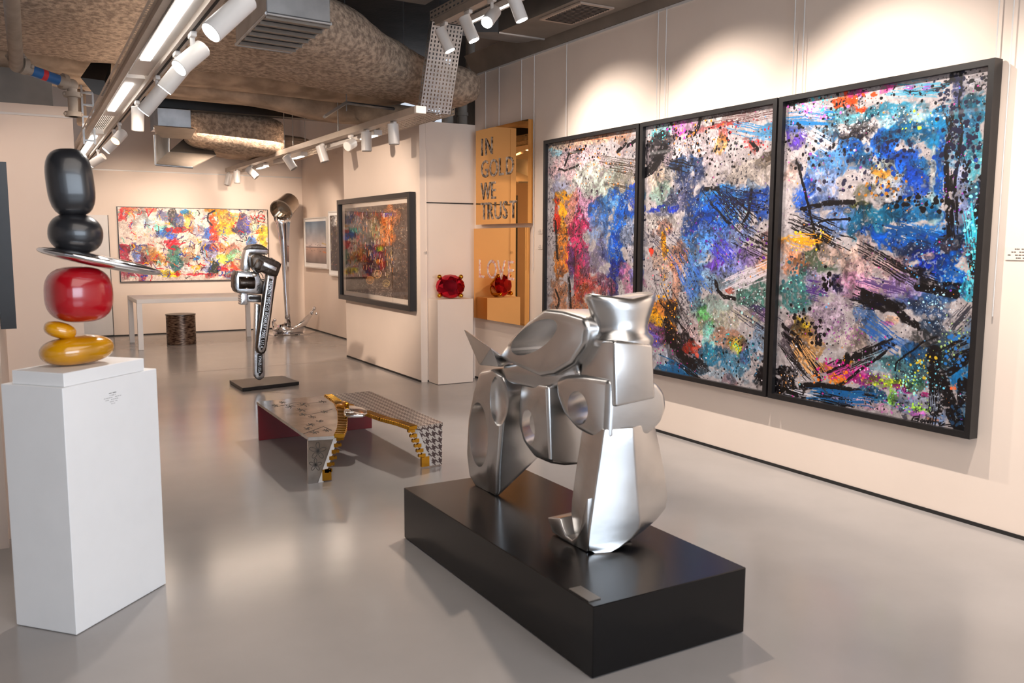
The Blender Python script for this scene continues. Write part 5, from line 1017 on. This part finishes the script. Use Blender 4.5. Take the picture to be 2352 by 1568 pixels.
# upper tray
t = empty('cable_tray', (3.5, 5, 3.56), 'upper perforated cable tray rising out of the top of view', 'cable tray')
perforated('tray_bed', (3.38, -1.0, 3.565), (.32, 0, 0), (0, 8.26, 0), 7, 130, M['trayw'], t)
perforated('tray_side', (3.375, -1.0, 3.565), (0, 0, .08), (0, 8.26, 0), 2, 110, M['trayw'], t)
boxo('track_rail', (3.37, -1, 3.50), (3.44, 7.15, 3.56), M['trayw'], t)
# left tray
t = empty('cable_tray', (.95, 9, 2.8), 'long light-carrying cable tray at upper left with slotted rails', 'cable tray')
def Lx(y): return .955+(y-5.2)*.0145
def Lpt(y, dx, z): return Vector((Lx(y)+dx, y, z))
ys, ye = 3.2, 14.6
u = Vector((1, 0, 0)); v = Lpt(ye, 0, 0)-Lpt(ys, 0, 0)
perforated('slotted_rail', Lpt(ys, -.215, 2.83), (-.045, 0, 0), v, 1, 240, M['trayw'], t)
MB().prism([Lpt(ys, -.21, 2.80), Lpt(ys, -.17, 2.80), Lpt(ye, -.17, 2.80), Lpt(ye, -.21, 2.80)], [Lpt(ys, -.21, 2.87), Lpt(ys, -.17, 2.87), Lpt(ye, -.17, 2.87), Lpt(ye, -.21, 2.87)]).build('side_rail', M['trayw'], t)
for k in range(9):
    dx = -.165+k*.017; MB().prism([Lpt(ys, dx, 2.845), Lpt(ys, dx+.009, 2.845), Lpt(ye, dx+.009, 2.845), Lpt(ye, dx, 2.845)], [Lpt(ys, dx, 2.86), Lpt(ys, dx+.009, 2.86), Lpt(ye, dx+.009, 2.86), Lpt(ye, dx, 2.86)]).build('bed_rib', M['sheet_d'], t)
MB().prism([Lpt(ys, -.03, 2.76), Lpt(ys, .03, 2.76), Lpt(ye, .03, 2.76), Lpt(ye, -.03, 2.76)], [Lpt(ys, -.03, 2.83), Lpt(ys, .03, 2.83), Lpt(ye, .03, 2.83), Lpt(ye, -.03, 2.83)]).build('track_rail', M['trayw'], t)
MB().prism([Lpt(ys, -.008, 2.758), Lpt(ys, .008, 2.758), Lpt(ye, .008, 2.758), Lpt(ye, -.008, 2.758)], [Lpt(ys, -.008, 2.762), Lpt(ys, .008, 2.762), Lpt(ye, .008, 2.762), Lpt(ye, -.008, 2.762)]).build('track_slot', M['slot'], t)
perforated('slotted_rail', Lpt(ys, .035, 2.845), (.04, 0, 0), v, 1, 240, M['trayw'], t)
# tube luminaires in the left tray
for (y0, y1, ta, tb_, lab) in ((4.1, 6.9, 4.3, 6.3, 'nearest'), (7.05, 9.3, 7.3, 8.9, 'middle'), (10.9, 14.2, 11.1, 13.6, 'farthest')):
    t = empty('strip_light', Lpt((y0+y1)/2, -.1, 2.8), 'white strip light in the left tray, %s of three' % lab, 'light', 'strip lights in the left tray')
    hs_ = MB().prism([Lpt(y0, -.165, 2.79), Lpt(y0, -.035, 2.79), Lpt(y1, -.035, 2.79), Lpt(y1, -.165, 2.79)], [Lpt(y0, -.15, 2.84), Lpt(y0, -.05, 2.84), Lpt(y1, -.05, 2.84), Lpt(y1, -.15, 2.84)]).build('housing', M['white'], t)
    MB().prism([Lpt(ta, -.150, 2.782), Lpt(ta, -.09, 2.782), Lpt(tb_, -.09, 2.782), Lpt(tb_, -.150, 2.782)], [Lpt(ta, -.150, 2.792), Lpt(ta, -.09, 2.792), Lpt(tb_, -.09, 2.792), Lpt(tb_, -.150, 2.792)]).build('lit_diffuser', M['tube'], hs_)
for (a, b, z, lab) in ((4.0, 6.9, 3.52, 'strip light beside the upper right track'),):
    t = empty('strip_light', (3.62, 5.4, z), lab, 'light')
    boxo('housing', (3.58, a, z-.02), (3.64, b, z+.03), M['white'], t); boxo('lit_diffuser', (3.582, 6.2, z-.028), (3.60, 6.85, z-.02), M['tube'], t)
for y0, y1, w_ in ((8.9, 10.6, 'nearest'), (11.6, 13.0, 'middle'), (13.6, 15.0, 'farthest')):
    t = empty('strip_light', (3.6, (y0+y1)/2, 2.78), 'white strip light under the lower right tray, %s' % w_, 'light', 'strip lights of the lower right tray')
    hs_ = boxo('housing', (3.47, y0, 2.735), (3.56, y1, 2.79), M['white'], t); boxo('lit_diffuser', (3.475, y0+.05, 2.728), (3.53, y0+.45, 2.735), M['tube'], hs_)
# spotlights
def spotlight(P0, d, lab, lens='lamp', L=.17, r=.05, drop=.10, group='track spotlights'):
    P0 = Vector(P0); d = Vector(d).normalized(); c = P0-Vector((0, 0, drop)); t = empty('track_spotlight', P0, lab, 'spotlight', group)
    MB().box(P0+Vector((-.017, -.05, -.03)), P0+Vector((.017, .05, 0))).bevel(.006, 2).build('adapter', M['white'], t, 40)
    MB().rod(P0-Vector((0, 0, .03)), c, .014, n=12).ball(c, .022, n=12).build('stem', M['white'], t, 60)
    side = d.cross(Vector((0, 0, 1))).normalized() if abs(d.z) < .99 else Vector((1, 0, 0)); bc = c+side*(r+.008)*0+d*.0-Vector((0, 0, r*.6))
    a, b = bc-d*L*.42, bc+d*L*.58
    body_ = MB().rod(a, b, r, n=32).bevel(.004, 1, 60).build('body', M['white'], t, 40)
    MB().rod(b+d*.0005, b+d*.003, r*.9, n=32).build('lens', M[lens], body_, 40)
dn = Vector((0, 0, -1)); lf = -r0; tw = -Vector((math.sin(YAW), math.cos(YAW), 0))
names = ['nearest, cut by the top of the picture', 'second, bright round lens', 'third, lens edge-on', 'fourth, long body', 'fifth, pointing straight down', 'sixth, warm orange lens', 'seventh, tilted low', 'eighth, at the far end']
LS = [(zp(560, -30, 2.75), lf*.55+dn*.75+tw*.55, 'lamp', .26), (zp(443, 78, 2.75), lf*.45+dn*.6+tw*.5, 'lamp', .2), (zp(405, 122, 2.75), lf*.6+dn*.75+tw*.1, 'lamp', .22), (zp(365, 178, 2.75), lf*.7+dn*.8+tw*.05, 'lamp', .27), (zp(330, 235, 2.75), lf*.12+dn*1-tw*.15, 'lensoff', .2), (zp(292, 285, 2.75), lf*.3+dn*.7+tw*.7, 'lampw', .14), (zp(275, 300, 2.75), lf*.5+dn*.6+tw*.25, 'lamp', .22), (zp(240, 345, 2.75), lf*.8+dn*.5, 'lamp', .2)]
for nme, (p, d, ln, L) in zip(names, LS): spotlight((Lx(p.y), p.y, 2.758), d, 'white cylinder spotlight on the left track, '+nme, ln, L, group='spotlights on the left track')
rt = r0
for k, (px, py, d, ln, nme) in enumerate(((1020, 52, rt*.45+dn*.95+tw*.02, 'lamp', 'leftmost by the ramp'), (1073, 24, rt*.4+dn*.9+tw*.05, 'lamp', 'second from the ramp'), (1122, -4, -rt*.3+dn*.6+tw*.75, 'lamp', 'lens facing the viewer'), (1178, -32, rt*.35+dn*.9, 'lamp', 'at the top edge of the picture'))):
    p = zp(px, py, 3.5); spotlight((3.40, p.y, 3.50), d, 'white spotlight on the upper right track, '+nme, ln, .21, .05, group='spotlights on the upper right track')
for k, (px, py, d, ln, nme) in enumerate(((910, 281, dn+rt*.05, 'lensoff', 'nearest, at the track end'), (850, 300, dn, 'lensoff', 'second, pointing straight down'), (830, 312, tw*.35-rt*.2+dn*.2, 'white', 'short round back facing the viewer'), (765, 332, rt*.3+dn, 'lensoff', 'fourth, tilted slightly right'), (692, 355, rt*.6+dn*.9, 'lensoff', 'fifth, tilted right'), (620, 382, rt*.8+dn*.8, 'lensoff', 'sixth, tilted right'), (590, 392, dn, 'lensoff', 'seventh, pointing down'), (575, 398, dn-rt*.3, 'lensoff', 'farthest'))):
    p = zp(px, py, 2.765); spotlight((3.35, p.y, 2.768), d, 'white spotlight on the lower right track, '+nme, ln, .2 if k != 2 else .12, .055, .07, group='spotlights on the lower right track')
